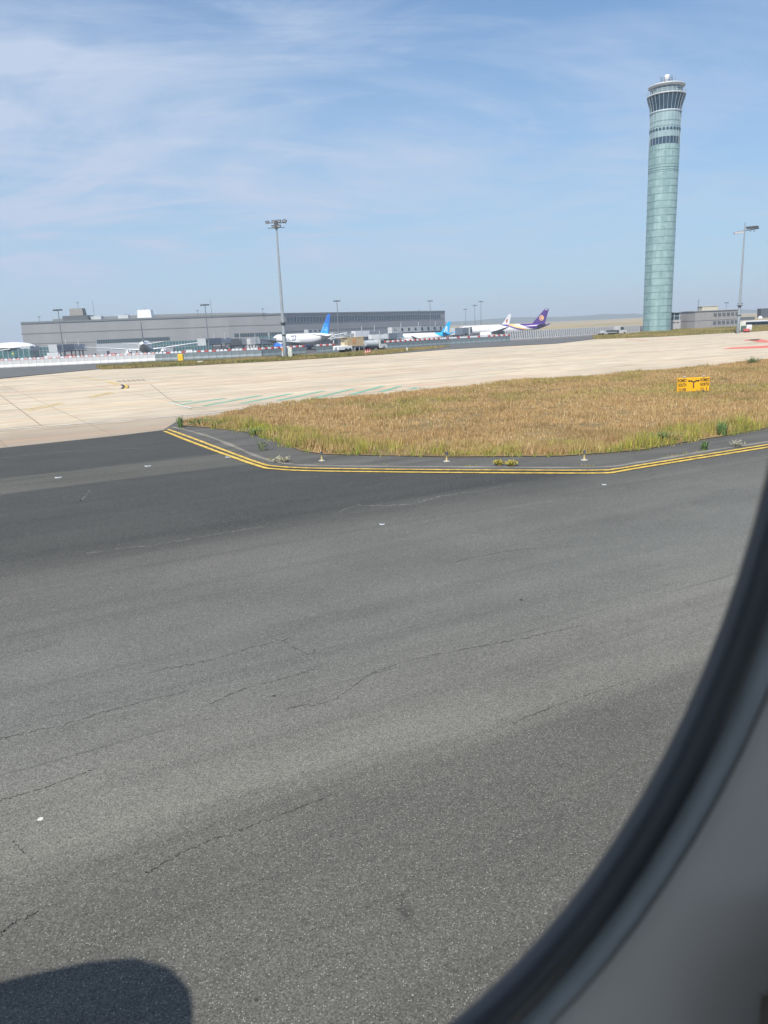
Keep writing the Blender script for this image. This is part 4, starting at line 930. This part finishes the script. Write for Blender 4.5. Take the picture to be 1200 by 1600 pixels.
# ------------------------------------------------------------------ aircraft
def plane(name, label, tail, nose, L, R, hz, finh, span, livery, mats, finlivery, eng_m, extra=None, zoff=0.0, sweep=.62):
    tp = atY(tail[0], hor(tail[0])+5, tail[1]); np_ = atY(nose[0], hor(nose[0])+5, nose[1]); d = np_-tp; d.z = 0; d.normalize(); c = Vector((tp.x, tp.y, 0))+d*L/2; gzv = gz1(c.x, c.y)+zoff
    r = empty(name, (c.x, c.y, gzv), math.atan2(d.y, d.x), label, 'airplane', 'parked airliners'); n = 48; rings = []; xs_ = [0, .01, .03, .06, .10, .15, .20, .25, .3, .4, .5, .6, .7, .8, .86, .90, .93, .955, .975, .99, 1.0]
    xs_ = sorted(set(xs_+[i/150 for i in range(151)]))
    def prof(s):
        if s < .32: k = s/.32; return R*max(.05, (.06+.94*math.sin(k*math.pi/2)**.9)), hz+R*.62*(1-k)**1.6
        if s > .88: k = (s-.88)/.12; return R*max(.04, math.sqrt(max(0, 1-k**2.2))), hz-R*.22*k*k
        return R, hz
    for s in xs_:
        rr, zc = prof(s); rings.append([Vector((-L/2+s*L, rr*math.cos(2*math.pi*i/n), zc+rr*math.sin(2*math.pi*i/n))) for i in range(n)])
    def mf(j, i): return livery((xs_[j]+xs_[min(j+1, len(xs_)-1)])/2, math.sin(2*math.pi*(i+.5)/n))
    fu = MB(); fu.loft(rings, 0, True, True, True, mf); fu.build('fuselage', mats, r)
    q = MB()
    for sd in (-1, 1): q.add([(L/2*.955, sd*R*.55, hz+R*.42), (L/2*.925, sd*R*.80, hz+R*.48), (L/2*.92, sd*R*.74, hz+R*.72), (L/2*.945, sd*R*.42, hz+R*.66)], [(0, 1, 2, 3)])
    q.build('cockpit_window', glass, r)
    def surf(root, tip, thk, mb, mi=0, mirror=None):
        # root/tip = (leading pt, trailing pt); builds a tapered aerofoil slab
        rr = []
        for (a, b), t in ((root, thk), (tip, thk*.35)):
            a = Vector(a); b = Vector(b); up = mirror; ring = []
            for f_, h_ in ((0, 0), (.08, .6), (.3, 1), (.6, .75), (1, .05), (.6, -.5), (.3, -.7), (.08, -.45)): ring.append(a.lerp(b, f_)+up*h_*t/2)
            rr.append(ring)
        mb.loft(rr, mi, True, True)
    for sd in (1, -1):
        b2 = span/2; q = MB(); rx = L*.10; sw = b2*sweep
        zr = hz-R*.55; zt2 = zr+b2*.105; up = Vector((0, 0, 1))
        surf(((rx+L*.035, sd*R*.5, zr), (rx-L*.165, sd*R*.5, zr)), ((rx+L*.02-sw*.36, sd*b2*.36, zr+b2*.03), (rx-L*.165+.5, sd*b2*.36, zr+b2*.03)), R*.5, q, 0, up)
        surf(((rx+L*.02-sw*.36, sd*b2*.36, zr+b2*.03), (rx-L*.165+.5, sd*b2*.36, zr+b2*.03)), ((rx+L*.02-sw, sd*b2, zt2), (rx+L*.02-sw-2.2*R/3, sd*b2, zt2)), R*.30, q, 0, up); wg = q.build('wing', lgrey if not (extra and extra.get('whitewing')) else white, r)
        if extra and extra.get('winglet'):
            q = MB(); x_ = rx+L*.02-sw; q.loft([[Vector((x_, sd*b2, zt2)), Vector((x_-2.4, sd*b2, zt2)), Vector((x_-2.4, sd*(b2-.15), zt2))], [Vector((x_-3.0, sd*(b2+.9), zt2+2.8)), Vector((x_-4.2, sd*(b2+.9), zt2+2.8)), Vector((x_-4.2, sd*(b2+.75), zt2+2.8))]], 0, False, True); q.build('winglet', white, wg)
        q = MB(); surf(((-L/2+L*.135, sd*R*.15, hz+R*.45), (-L/2+L*.035, sd*R*.15, hz+R*.45)), ((-L/2+L*.045, sd*span*.165, hz+R*.45+1.1), (-L/2+L*.005, sd*span*.165, hz+R*.45+1.1)), R*.22, q, 0, up); q.build('tailplane', eng_m[1], r)
        ex = rx+L*.025; ey = sd*b2*.31; ez = zr-R*.42; er = R*.56; q = MB()
        pr = [(.80, 2.6), (.93, 2.5), (1.0, 2.0), (1.0, .6), (.9, -.8), (.6, -2.2), (.35, -2.4), (.1, -2.9)]
        q.loft([[Vector((ex+x_*er*.85, ey+er*k*math.cos(t*math.pi/9), ez+er*k*math.sin(t*math.pi/9))) for t in range(18)] for k, x_ in pr], 0, True, True); en = q.build('engine', eng_m[0], r)
        q = MB(); q.cyl((ex+er*2.24, ey, ez), (ex+er*2.20, ey, ez), er*.76, n=18); q.build('fan', dsteel, en)
        q = MB(); surf(((ex+er*.8, ey, ez+er*.8), (ex-er*2.4, ey, ez+er*.5)), ((ex-er*.2, ey, zr+b2*.02), (ex-er*3, ey, zr+b2*.02)), .5, q, 0, Vector((0, 1, 0))); q.build('pylon', white, en)
        gx = rx-L*.09; q = MB(); q.cyl((gx, sd*R*1.6, 1), (gx, sd*R*1.5, hz-R*.6), .22, n=8); ge = q.build('main_gear', dsteel, r)
        q = MB()
        for x_ in (-.8, .8): q.cyl((gx+x_, sd*R*1.6-.6, .65), (gx+x_, sd*R*1.6+.6, .65), .65, n=14)
        q.build('wheel', rubber, ge)
    q = MB(); q.cyl((L*.42, 0, .5), (L*.42, 0, hz-R*.7), .16, n=8); q.cyl((L*.42, -.35, .5), (L*.42, .35, .5), .5, n=14); q.build('nose_gear', rubber, r)
    q = MB(); zb_ = hz+R*.72; zt3 = zb_+finh; nz = 12; nxx = 10; le0 = -L/2+L*.185; te0 = -L/2+L*.045; le1 = -L/2+L*.045; te1 = -L/2+L*.002
    for sd in (1, -1):
        for j in range(nz):
            for i in range(nxx):
                P_ = []
                for (jj, ii) in ((j, i), (j, i+1), (j+1, i+1), (j+1, i)):
                    v = jj/nz; u = ii/nxx; le = le0+(le1-le0)*v; te = te0+(te1-te0)*v; x_ = te+(le-te)*u; th_ = R*.13*(1-.6*v)*math.sin(math.pi*min(1, .02+u*.97))**.7
                    P_.append(Vector((x_, sd*th_, zb_+(zt3-zb_)*v)))
                q.add(P_, [(0, 1, 2, 3)], finlivery((j+.5)/nz, (i+.5)/nxx), True)
    q.build('fin', mats, r); fin = (le0, te0, le1, te1, zb_, zt3); return r, fin, L, R, hz
def emblem(r, fin, v, u, pts, m, R, name='emblem'):
    le0, te0, le1, te1, z0, z1 = fin; q = MB(); le = le0+(le1-le0)*v; te = te0+(te1-te0)*v; cx_ = te+(le-te)*u; cz_ = z0+(z1-z0)*v
    for sd in (1, -1):
        q.prism(pts, lambda a, b, k: Vector((cx_-a, sd*(R*.115+.05*k), cz_+b)))
    q.build(name, m, r)
W0 = lambda s, p: 0
circle = lambda rx_, rz_, n=20, w=0: [(rx_*math.cos(2*math.pi*i/n), rz_*math.sin(2*math.pi*i/n)) for i in range(n)]
def side_text(r, body, size, m, xc, R, hz, dz, name='lettering'):
    # on the left-hand (+y) side, reading left to right with the nose at the left... mirrored along x
    def fn(co):
        zz = co.y+dz; y_ = math.sqrt(max(R*R-zz*zz, .01))+.06+co.z; return Vector((xc-co.x, y_, hz+zz))
    text_mesh(body, size, m, name, r, (0, 0, 0), (0, 0, 0), .004, fn=fn, bold=.09)
# blue tail wide body, heading away to the left
r, fin, L, R, hz = plane('airliner', 'white airliner with blue patterned tail fin parked behind the left floodlight mast', (518, 385), (428, 436), 62, 3.0, 5.3, 9.6, 60,
    lambda s, p: (1 if p < -.55 else 0), [white, lgrey, blue, lblue], lambda v, u: 2 if (v > .62 or u < .15+.3*v-.1) else 3, (blue, white))
side_text(r, 'UNITED', 3.5, navy, 6.3, 3.0, 5.3, .7)
q = MB(); ii = 0
for v in (.12, .22, .32, .42, .52, .6):
    for u in (.30, .45, .6, .75):
        if random.random() < .8:
            pass
            emblem(r, fin, v, u, [(-.5, -.12), (.45, .0), (.5, .22), (-.4, .14)], blue if random.random() < .7 else white, R, 'fin_pattern')
# teal tail narrow body
r, fin, L, R, hz = plane('airliner', 'smaller white airliner with bright turquoise blue tail and white letter A on its fin', (705, 412), (619, 436), 39, 2.0, 3.9, 5.9, 35,
    lambda s, p: 1 if s < .17+.10*p else 0, [white, cyan, lgrey], lambda v, u: 0 if (False) else 1, (white, cyan))
def A_fin(a): return a
emblem(r, fin, .34, .52, [(-1.3, -1.5), (-.7, -1.5), (.45, .85), (.55, -1.5), (1.1, -1.5), (1.0, 1.6), (.25, 1.6)], white, 2.0, 'letter'); emblem(r, fin, .30, .45, [(-.5, -.55), (.75, -.55), (.75, -.15), (-.3, -.15)], white, 2.0, 'letter')
side_text(r, 'Air', 2.6, turq, 14.2, 2.0, 3.9, .3)
side_text(r, 'ca', 1.6, turq, 11.0, 2.0, 3.9, .3)
# white tail with red emblem
r, fin, L, R, hz = plane('airliner', 'white airliner behind the purple tailed one, its white fin carrying a red curled emblem', (799, 730), (735, 765), 62, 3.0, 5.3, 9.8, 60, W0, [white], W0, (white, white), zoff=-.5)
for (ax, az, s_) in ((0, 0, 1.0),):
    emblem(r, fin, .42, .48, [(-1.2, -1.6), (-.2, -2.2), (.6, -1.2), (.1, -.6), (.9, -.2), (.4, .3), (1.5, .9), (.5, 1.0), (1.1, 2.0), (-.1, 1.4), (-.9, .8), (-1.5, 1.0), (-1.0, .1), (-1.7, -.3), (-.9, -.7)], red, 3.0)
# purple tail wide body, broadside
def thai(s, p):
    f = max(0, (p+.9)/1.9)
    if s < .11+.20*f: return 1
    if s < .14+.23*f: return 0
    if s < .165+.275*f: return 2
    if s < .215+.30*f**1.15: return 1
    return 0
r, fin, L, R, hz = plane('airliner', 'large white airliner with purple tail and purple and gold wave stripes, parked broadside', (858, 508), (716, 532), 63, 3.0, 5.3, 9.6, 58, thai, [white, purple, gold], lambda v, u: 1, (white, purple))
pinkm = mat('magenta_emblem', (.45, .10, .30), .4)
emblem(r, fin, .42, .50, circle(1.55, 1.75), gold, 3.0); emblem(r, fin, .42, .50, circle(1.0, 1.2), pinkm, 3.35, 'emblem_centre'); emblem(r, fin, .42, .47, [(-.6, -.5), (.6, -.9), (.9, .2), (.2, .9), (-.5, .6)], gold, 3.8, 'emblem_petal')
emblem(r, fin, .94, .5, [(-.9, -.3), (.9, -.3), (.9, .3), (-.9, .3)], lgrey, 1.5, 'emblem')
# aircraft seen from straight behind at left
r, fin, L, R, hz = plane('airliner', 'white airliner seen from directly behind, long wings and upturned winglets, left of the terminal', (223, 352), (229, 414), 60, 2.8, 5.2, 9.3, 54, lambda s, p: 0 if p > -.2 else 1, [white, lgrey, grey], lambda v, u: 2, (white, white), {'winglet': 1, 'whitewing': 1})

# ------------------------------------------------------------------ jet bridges
def jet_bridge(label, px0, px1, yt, yb, Y0, Y1, m=lgrey, cab=0, m2=None, windows=0, rods=0):
    a = atY(px0, yt, Y0); b = atY(px1, yt, Y1); zt3 = max(a.z, b.z); zb3 = atY(px0, yb, Y0).z; c = (a+b)/2; d = b-a; L = math.hypot(d.x, d.y); h = max(zt3-zb3, 1.2); g0 = gz1(c.x, c.y)
    r = empty('jet_bridge', (c.x, c.y, g0), math.atan2(d.y, d.x), label, 'jet bridge', 'boarding bridges on the apron'); zb3 -= g0; zm = zb3+h/2
    k = .55; MB().box((-L/2+L*k/2, 0, zm), (L*k, 3.2, h)).build('tunnel', m, r); MB().box((L/2-L*(1-k)/2, 0, zm), (L*(1-k)+.1, 2.7, h*.86)).build('inner_tunnel', m2 or m, r)
    if cab: cb = MB().box((cab*(L/2+1.2), 0, zm-.1), (3.6, 4.2, h*1.15)).build('cab', lgrey, r); MB().box((cab*(L/2+1.2), -2.12, zm+.1), (2.2, .1, h*.55)).build('window', glass, cb)
    for i in range(windows):
        MB().box((-L/2+L*(i+.5)/windows, -1.66, zm+.1), (min(1.6, L/windows*.5), .1, h*.5)).build('window', glass, r)
    for x_ in (-.3, .28):
        q = MB(); q.box((x_*L, -1.1, zb3/2), (.35, .35, zb3)); q.box((x_*L, 1.1, zb3/2), (.35, .35, zb3)); q.box((x_*L, 0, zb3*.5), (.3, 2.4, .3)); lg = q.build('leg', dsteel, r)
        q = MB()
        for y_ in (-1.1, 1.1): q.cyl((x_*L-.3, y_-.2, .45), (x_*L-.3, y_+.2, .45), .45, n=12)
        q.build('wheel', rubber, lg)
    q = MB(); q.box((0, 0, zb3-.25), (L*.95, 2.2, .3)); q.build('undercarriage', dark, r)
    for i in range(rods):
        q = MB(); x_ = -L/2+L*(i+.5)/max(rods, 1); q.box((x_, -1.5, zm+h*.7), (.25, .25, h*1.2)); q.build('post', lgrey, r)
    return r
beige = mat('beige_cab', (.42, .37, .30), .6)
jet_bridge('grey boarding bridge with beige cab at the left of the terminal', 88, 128, 538.5, 549, 352, 372, grey, -1, lgrey, rods=2)
jet_bridge('short grey boarding bridge between the left mast and the winglet', 104, 135, 539, 548, 400, 405, lgrey, 0, grey)
jet_bridge('grey boarding bridge with glazed cab below the corner of the curved roof', 320, 356, 529, 538.5, 352, 372, grey, -1, lgrey, rods=2)
jet_bridge('dark ribbed boarding bridge tunnel in the middle of the left terminal front', 355, 389, 529.5, 540, 384, 392, mat('dark_tunnel', (.12, .13, .14), .5), 0, grey, rods=1)
jet_bridge('pale boarding bridge section left of the floodlight mast', 388, 404, 529, 538.5, 380, 384, white_dull, 0, lgrey, rods=1)
jet_bridge('grey boarding bridge section nearest the left floodlight mast', 404, 428, 529, 538.5, 385, 400, lgrey, 0, grey, rods=1)
jet_bridge('small windowed boarding bridge above the fuselage with the dark lettering', 478, 500, 515, 520.5, 470, 480, lgrey, 0, None, 3)
jet_bridge('windowed boarding bridge behind the blue tail fin', 518, 556, 519.5, 526, 430, 440, lgrey, 0, grey, 4)
jet_bridge('white boarding bridge tunnel over the tan lorry', 552, 592, 517.5, 527, 400, 412, white, 0, grey, 0, 2)
jet_bridge('low white boarding bridge right of the tan lorry', 578, 603, 523, 530.5, 395, 400, white, 0, None, 0, 1)
jet_bridge('grey boarding bridge under the long windowed corridor', 603, 626, 521, 530, 405, 420, grey, 0, lgrey, 0, 1)
jet_bridge('long pale windowed corridor bridge left of the turquoise tail', 609, 690, 511.5, 520.5, 455, 490, white_dull, 0, lgrey, 8, 3)
jet_bridge('grey boarding bridge at the nose of the purple tailed airliner', 707, 730, 512.5, 523.5, 470, 488, lgrey, 1, grey, 0, 1)
q = MB()
for a, b in (((516, 527.5), (553, 521)), ((517, 531), (552, 526)), ((517, 530), (553, 523.5))): q.cyl(atY(a[0], a[1], 362), atY(b[0], b[1], 380), .28, n=6)
g_ = at(0, 0) if False else None
for px in (521, 548): c = atY(px, 528, 372); q.cyl((c.x, c.y, -5), (c.x, c.y, c.z+1.5), .3, n=6)
q.build('conveyor', white_dull, label='white lattice loading boom reaching right from the plane with the blue tail', cat='loader')

# ------------------------------------------------------------------ vehicles
def van(px, Y, m, label, L=5.5, h=2.4, heading=0.0, z=None, name='service_van', cat='van'):
    c = atY(px, 540, Y); g0 = gz1(c.x, c.y); r = empty(name, (c.x, c.y, g0), heading, label, cat, 'service vehicles on the apron')
    q = MB(); q.prism([(-L/2, .45), (L/2, .45), (L/2, h*.52), (L/2-.9, h*.58), (L/2-1.5, h), (-L/2, h)], lambda u, v, k: Vector((u, -.95 if k == 0 else .95, v))); q.build('body', m, r)
    q = MB(); q.prism([(L/2-1.05, h*.6), (L/2-1.55, h*.94), (L/2-2.4, h*.94), (L/2-2.4, h*.6)], lambda u, v, k: Vector((u, -.965 if k == 0 else .965, v))); q.build('window', glass, r)
    for x_ in (-L*.3, L*.3): MB().cyl((x_, -1.0, .42), (x_, 1.0, .42), .42, n=14).build('wheel', rubber, r)
    return r
def truck(px, Y, cabm, boxm, label, L=8, h=3.7, heading=0.0):
    c = atY(px, 540, Y); g0 = gz1(c.x, c.y); r = empty('lorry', (c.x, c.y, g0), heading, label, 'truck', 'service vehicles on the apron')
    MB().rbox((-1, 0, h/2+.6), (L-2.4, 2.4, h-1.0), .06).build('cargo_box', boxm, r); q = MB(); q.prism([(L/2-2.1, .5), (L/2, .5), (L/2, h*.45), (L/2-.4, h*.8), (L/2-2.1, h*.8)], lambda u, v, k: Vector((u, -1.15 if k == 0 else 1.15, v))); cb = q.build('cab', cabm, r)
    q = MB(); q.prism([(L/2-.15, h*.48), (L/2-.48, h*.74), (L/2-1.4, h*.74), (L/2-1.4, h*.48)], lambda u, v, k: Vector((u, -1.17 if k == 0 else 1.17, v))); q.build('window', glass, cb)
    MB().box((0, 0, .75), (L, 1.8, .3)).build('chassis', dark, r)
    for x_ in (-L*.33, -L*.18, L*.34): MB().cyl((x_, -1.15, .5), (x_, 1.15, .5), .5, n=14).build('wheel', rubber, r)
    return r
H_ = math.atan2(BAR[6].y-BAR[4].y, BAR[6].x-BAR[4].x)
# tan panelled lorry in the barrier gap
c = at(548, 549.8); c.z = 0; r = empty('lorry', c, H_, 'tan panelled high sided lorry with white twin axle front unit in the barrier gap', 'truck'); sc_ = c.y/1230
MB().rbox((-.1, 0, 2.0), (2.9, 2.3, 1.7), .04).build('cargo_panel', tan, r); MB().rbox((2.0, 0, 2.0), (1.2, 2.3, 1.7), .04).build('cargo_panel', tan, r)
q = MB(); q.box((.2, 0, 2.92), (5.6, 2.35, .12)); q.box((-1.75, -.2, 2.0), (.5, 1.6, 1.5)); q.build('frame', mat('light_tan', (.60, .50, .33), .6), r); MB().box((.2, -1.17, 2.15), (.8, .03, .8)).build('patch', mat('orange_patch', (.62, .28, .12), .6), r)
MB().rbox((-2.1, -.2, .95), (3.6, 2.0, .8), .15).build('front_unit', white, r); MB().box((1.6, 0, .9), (2.6, 2.0, .12)).build('flatbed', lgrey, r)
q = MB()
for x_ in (.4, 1.5, 2.7): q.box((x_, -1.0, .8), (.1, .1, 1.2)); q.box((x_, 1.0, .8), (.1, .1, 1.2))
q.build('side_post', lgrey, r)
for x_ in (-1.9, -1.0): MB().cyl((x_, -1.25, .42), (x_, 1.0, .42), .42, n=16).build('wheel', rubber, r)
MB().cyl((2.2, -1.1, .4), (2.2, 1.0, .4), .4, n=16).build('wheel', rubber, r)
# tanker with white cab
c = at(583, 547.3); r = empty('tanker_truck', c, H_, 'small tanker truck with white cab facing right, beside the tan lorry', 'truck')
MB().cyl((-2.2, 0, 1.35), (.9, 0, 1.35), .75, n=18).build('tank', lgrey, r); q = MB(); q.prism([(1.1, .4), (3.1, .4), (3.05, 1.0), (2.4, 1.25), (2.1, 2.15), (1.1, 2.2)], lambda u, v, k: Vector((u, -1 if k == 0 else 1, v))); cb = q.build('cab', white_dull, r)
q = MB(); q.prism([(2.35, 1.3), (2.1, 2.0), (1.4, 2.0), (1.4, 1.3)], lambda u, v, k: Vector((u, -1.02 if k == 0 else 1.02, v))); q.build('window', glass, cb); MB().box((0, 0, .6), (4.8, 1.5, .25)).build('chassis', dark, r)
for x_ in (-1.6, -.7, 2.2): MB().cyl((x_, -1.0, .42), (x_, 1.0, .42), .42, n=14).build('wheel', rubber, r)
# white tug with trailers near the tower
c = at(966, 523.3); r = empty('baggage_tug', c, rad(24), 'white cabbed tug towing a low trailer left of the tower foot', 'truck')
q = MB(); q.prism([(-.6, .4), (2.0, .4), (1.95, 1.2), (1.2, 1.3), (1.0, 2.3), (-.6, 2.3)], lambda u, v, k: Vector((u, -1 if k == 0 else 1, v))); cb = q.build('cab', white_dull, r)
q = MB(); q.prism([(1.1, 1.35), (.9, 2.1), (-.1, 2.1), (-.1, 1.35)], lambda u, v, k: Vector((u, -1.02 if k == 0 else 1.02, v))); q.build('window', glass, cb)
MB().box((-1.9, 0, 1.0), (2.6, 1.9, .7)).build('bed', dsteel, r)
for x_ in (-2.4, -1.3, 1.3): MB().cyl((x_, -1.0, .4), (x_, 1.0, .4), .4, n=14).build('wheel', rubber, r)
c = at(948, 524.3); r = empty('trailer', c, rad(24), 'low grey flat trailer behind the white tug', 'trailer'); MB().box((0, 0, .75), (5.5, 1.8, .18)).build('deck', lgrey, r); MB().rbox((1, 0, 1.1), (1.2, 1.2, .6), .05).build('load', dsteel, r); MB().rbox((-1.4, 0, 1.05), (1, 1.2, .5), .05).build('load', lgrey, r)
for x_ in (-2, 2): MB().cyl((x_, -.95, .35), (x_, .95, .35), .35, n=14).build('wheel', rubber, r)
VH = [('van', 68, 412, white, 'white van behind the left barriers, nearest the domed annex'), ('truck', 84, 412, white, 'white fronted service lorry behind the left barriers below the beige cab'), ('van', 106, 412, red, 'red service van behind the barriers left of the winglet'),
      ('truck', 158, 402, grey, 'dark grey service lorry under the left wing of the plane seen from behind'), ('van', 178, 402, red, 'red van under the left wing of the plane seen from behind'), ('van', 198, 402, white_dull, 'off white van beside the fuselage of the plane seen from behind'),
      ('truck', 262, 412, grey, 'grey lorry under the right wing of the plane seen from behind'), ('van', 292, 412, white, 'white van behind the barriers right of the yellow box'), ('truck', 345, 412, dsteel, 'dark service lorry below the glazed cab bridge'),
      ('van', 372, 412, grey, 'grey van under the dark ribbed tunnel'), ('truck', 395, 412, white_dull, 'pale service lorry under the pale bridge section'), ('van', 412, 412, dsteel, 'dark van left of the blue engine'),
      ('truck', 490, 450, grey, 'grey service lorry under the tail of the plane with the blue fin'), ('van', 540, 445, dsteel, 'dark van behind the tan lorry'), ('truck', 612, 445, dsteel, 'dark lorry behind the barriers right of the tanker'), ('truck', 716, 540, dsteel, 'dark service lorry under the bridge at the purple airliner'), ('van', 768, 590, dsteel, 'dark van below the belly of the purple tailed airliner'),
      ('van', 18, 412, dsteel, 'dark van behind the barriers at the far left'), ('truck', 45, 412, white_dull, 'pale lorry behind the barriers left of the white van')]
for kd, px, Y, m_, lb in VH:
    a = random.choice([0, math.pi, .3, math.pi-.3])
    (van if kd == 'van' else truck)(*((px, Y, m_, lb) if kd == 'van' else (px, Y, m_, m_, lb)), heading=a)

# ------------------------------------------------------------------ the aircraft the photo is taken from
YW = rad(15); T = Vector((math.cos(YW), math.sin(YW), 0)); NN = Vector((-math.sin(YW), math.cos(YW), 0)); Z = Vector((0, 0, 1))
ac = empty('passenger_aircraft', (0, 0, 0), YW, 'grey cabin wall and dark rimmed oval window of the aircraft in the near foreground', 'airplane')
D = .15; aE, bE, cu_, cv_ = .145, .205, -.0035, H+.015
panelm = Sh('cabin_panel', .55); pn_ = panelm.noise(panelm.vec(), 900, 2); panelm.col((.74, .75, .74)); panelm.bump(pn_, .15, .0006); panelm = panelm.m
sealmt = mat('window_seal_rubber', (.045, .056, .068), .30, var=.1, scale=20)
skin = mat('fuselage_skin', (.7, .7, .7), .4, var=.05)
def ell(off, dep, n=96):
    return [Vector((cu_+(aE+off)*math.cos(2*math.pi*i/n), D-dep, cv_+(bE+off)*math.sin(2*math.pi*i/n))) for i in range(n)]
MB().loft([ell(*p) for p in ((.030, -.02), (.004, -.006), (0, -.001), (.0015, .003), (.006, .0055), (.0085, .0030), (.0105, .0050), (.0135, .0058), (.0165, .0045), (.0185, .001), (.020, -.010))], 0, True, False).build('window_seal', sealmt, ac)
MB().loft([ell(*p) for p in ((.0078, .0035), (.0088, .0060), (.0105, .0074), (.0122, .0072), (.0138, .0056), (.0142, .004))], 0, True, False).build('seal_ridge', mat('rubber_ridge_sheen', (.30, .35, .39), .45, var=.08, scale=30), ac)  # paler colour paints the sheen of the black rubber onto the ridge
def sq(hw, hh, dep, n=96):
    o_ = []
    for i in range(n):
        t = 2*math.pi*i/n; c_, s2 = math.cos(t), math.sin(t); k = 1/max(abs(c_)**5+abs(s2)**5, 1e-6)**(1/5); o_.append(Vector((cu_+hw*c_*k, D-dep, cv_+hh*s2*k)))
    return o_
MB().loft([ell(.0165, -.012), ell(.0185, -.002), ell(.026, .003), ell(.05, .008), ell(.070, .0115), ell(.0725, .0165), ell(.0765, .0185), ell(.080, .0180), ell(.11, .021), sq(.42, .42, .03), sq(.60, .55, .04)], 0, True, False).build('sidewall_panel', panelm, ac)
# fuselage tube, axis along x of the empty
RS = 1.66; ax_y = D+.045-RS*math.cos(math.asin(.28/RS)); ax_z = H-.28; nth = 48; nl = 56; x0_, x1_ = -8.0, 6.0
q = MB(); vs = []
for j in range(nl+1):
    for i in range(nth): t = 2*math.pi*(i+.5)/nth; vs.append(Vector((x0_+(x1_-x0_)*j/nl, ax_y+RS*math.cos(t), ax_z+RS*math.sin(t))))
fs = []
for j in range(nl):
    for i in range(nth):
        xc = x0_+(x1_-x0_)*(j+.5)/nl; k = (i+1) % nth; zc_ = (vs[i].z+vs[k].z)/2; yc = (vs[i].y+vs[k].y)/2
        if yc > ax_y and abs(xc-cu_) < .38 and abs(zc_-cv_) < .36: continue
        if yc < ax_y and abs(zc_-(H+.02)) < .34 and j % 4 != 0: continue
        if yc > ax_y and .9 < abs(xc-cu_) and abs(zc_-(H+.02)) < .24 and j % 3 != 0: continue
        fs.append((j*nth+i, j*nth+k, (j+1)*nth+k, (j+1)*nth+i))
q.add(vs, fs, 0, True)
q.add([v for v in vs[:nth]], [tuple(range(nth))]); q.add([v for v in vs[-nth:]], [tuple(range(nth))]); q.build('fuselage_skin', skin, ac)
# tan seat side below the window at the lower right
v_c = ray(1158, 1560); t_c = .115/v_c.dot(NN); xc_ = v_c.dot(T)*t_c; zc2 = H+v_c.z*t_c
MB().rbox((xc_+.21, .10, zc2-.22), (.42, .06, .44), .02).build('seat_side', mat('brown_seat', (.16, .13, .10), .8), ac)
# unseen rear engine and pylon, added to cast the rounded shadow on the asphalt
ez_, er_ = 4.0, .85
sp_ = SUN.dot(NN); st_ = SUN.dot(T); el_ = math.atan2(SUN.z, -sp_)
ey_ = 5.37-er_/math.sin(el_)-ez_/math.tan(el_); ex_ = -.42+st_/SUN.z*ez_
prof = [(.0, 0), (.30, -.02), (.50, -.10), (.66, -.26), (.78, -.50), (.84, -.85), (.85, -1.3), (.80, -2.3), (.62, -3.1), (.45, -3.3), (0, -3.35)]
q = MB(); q.loft([[Vector((ex_+x_, ey_+r_*math.cos(2*math.pi*i/28), ez_+r_*math.sin(2*math.pi*i/28))) for i in range(28)] for r_, x_ in prof], 0, True, True); q.build('engine', skin, ac)
MB().box((ex_-1.9, ey_/2+.05, 4.0), (1.8, ey_, .22)).build('shadow_engine_pylon', skin, ac)

# ------------------------------------------------------------------ haze
hz_ = MB().box((0, 3400, 45), (15000, 8200, 112)).build('haze', bpy.data.materials.new('haze'), kind='stuff')
hm = hz_.data.materials[0]; hm.use_nodes = True; t_ = hm.node_tree; t_.nodes.clear(); o_ = t_.nodes.new('ShaderNodeOutputMaterial'); v_ = t_.nodes.new('ShaderNodeVolumePrincipled')
v_.inputs['Color'].default_value = (.80, .88, .98, 1); v_.inputs['Density'].default_value = .00029; v_.inputs['Anisotropy'].default_value = 0.0; t_.links.new(v_.outputs[0], o_.inputs['Volume'])
hz_['label'] = 'thin pale haze in the air over the airfield'; hz_['category'] = 'haze'
print('barriers', nb_, 'objects', len(bpy.data.objects))
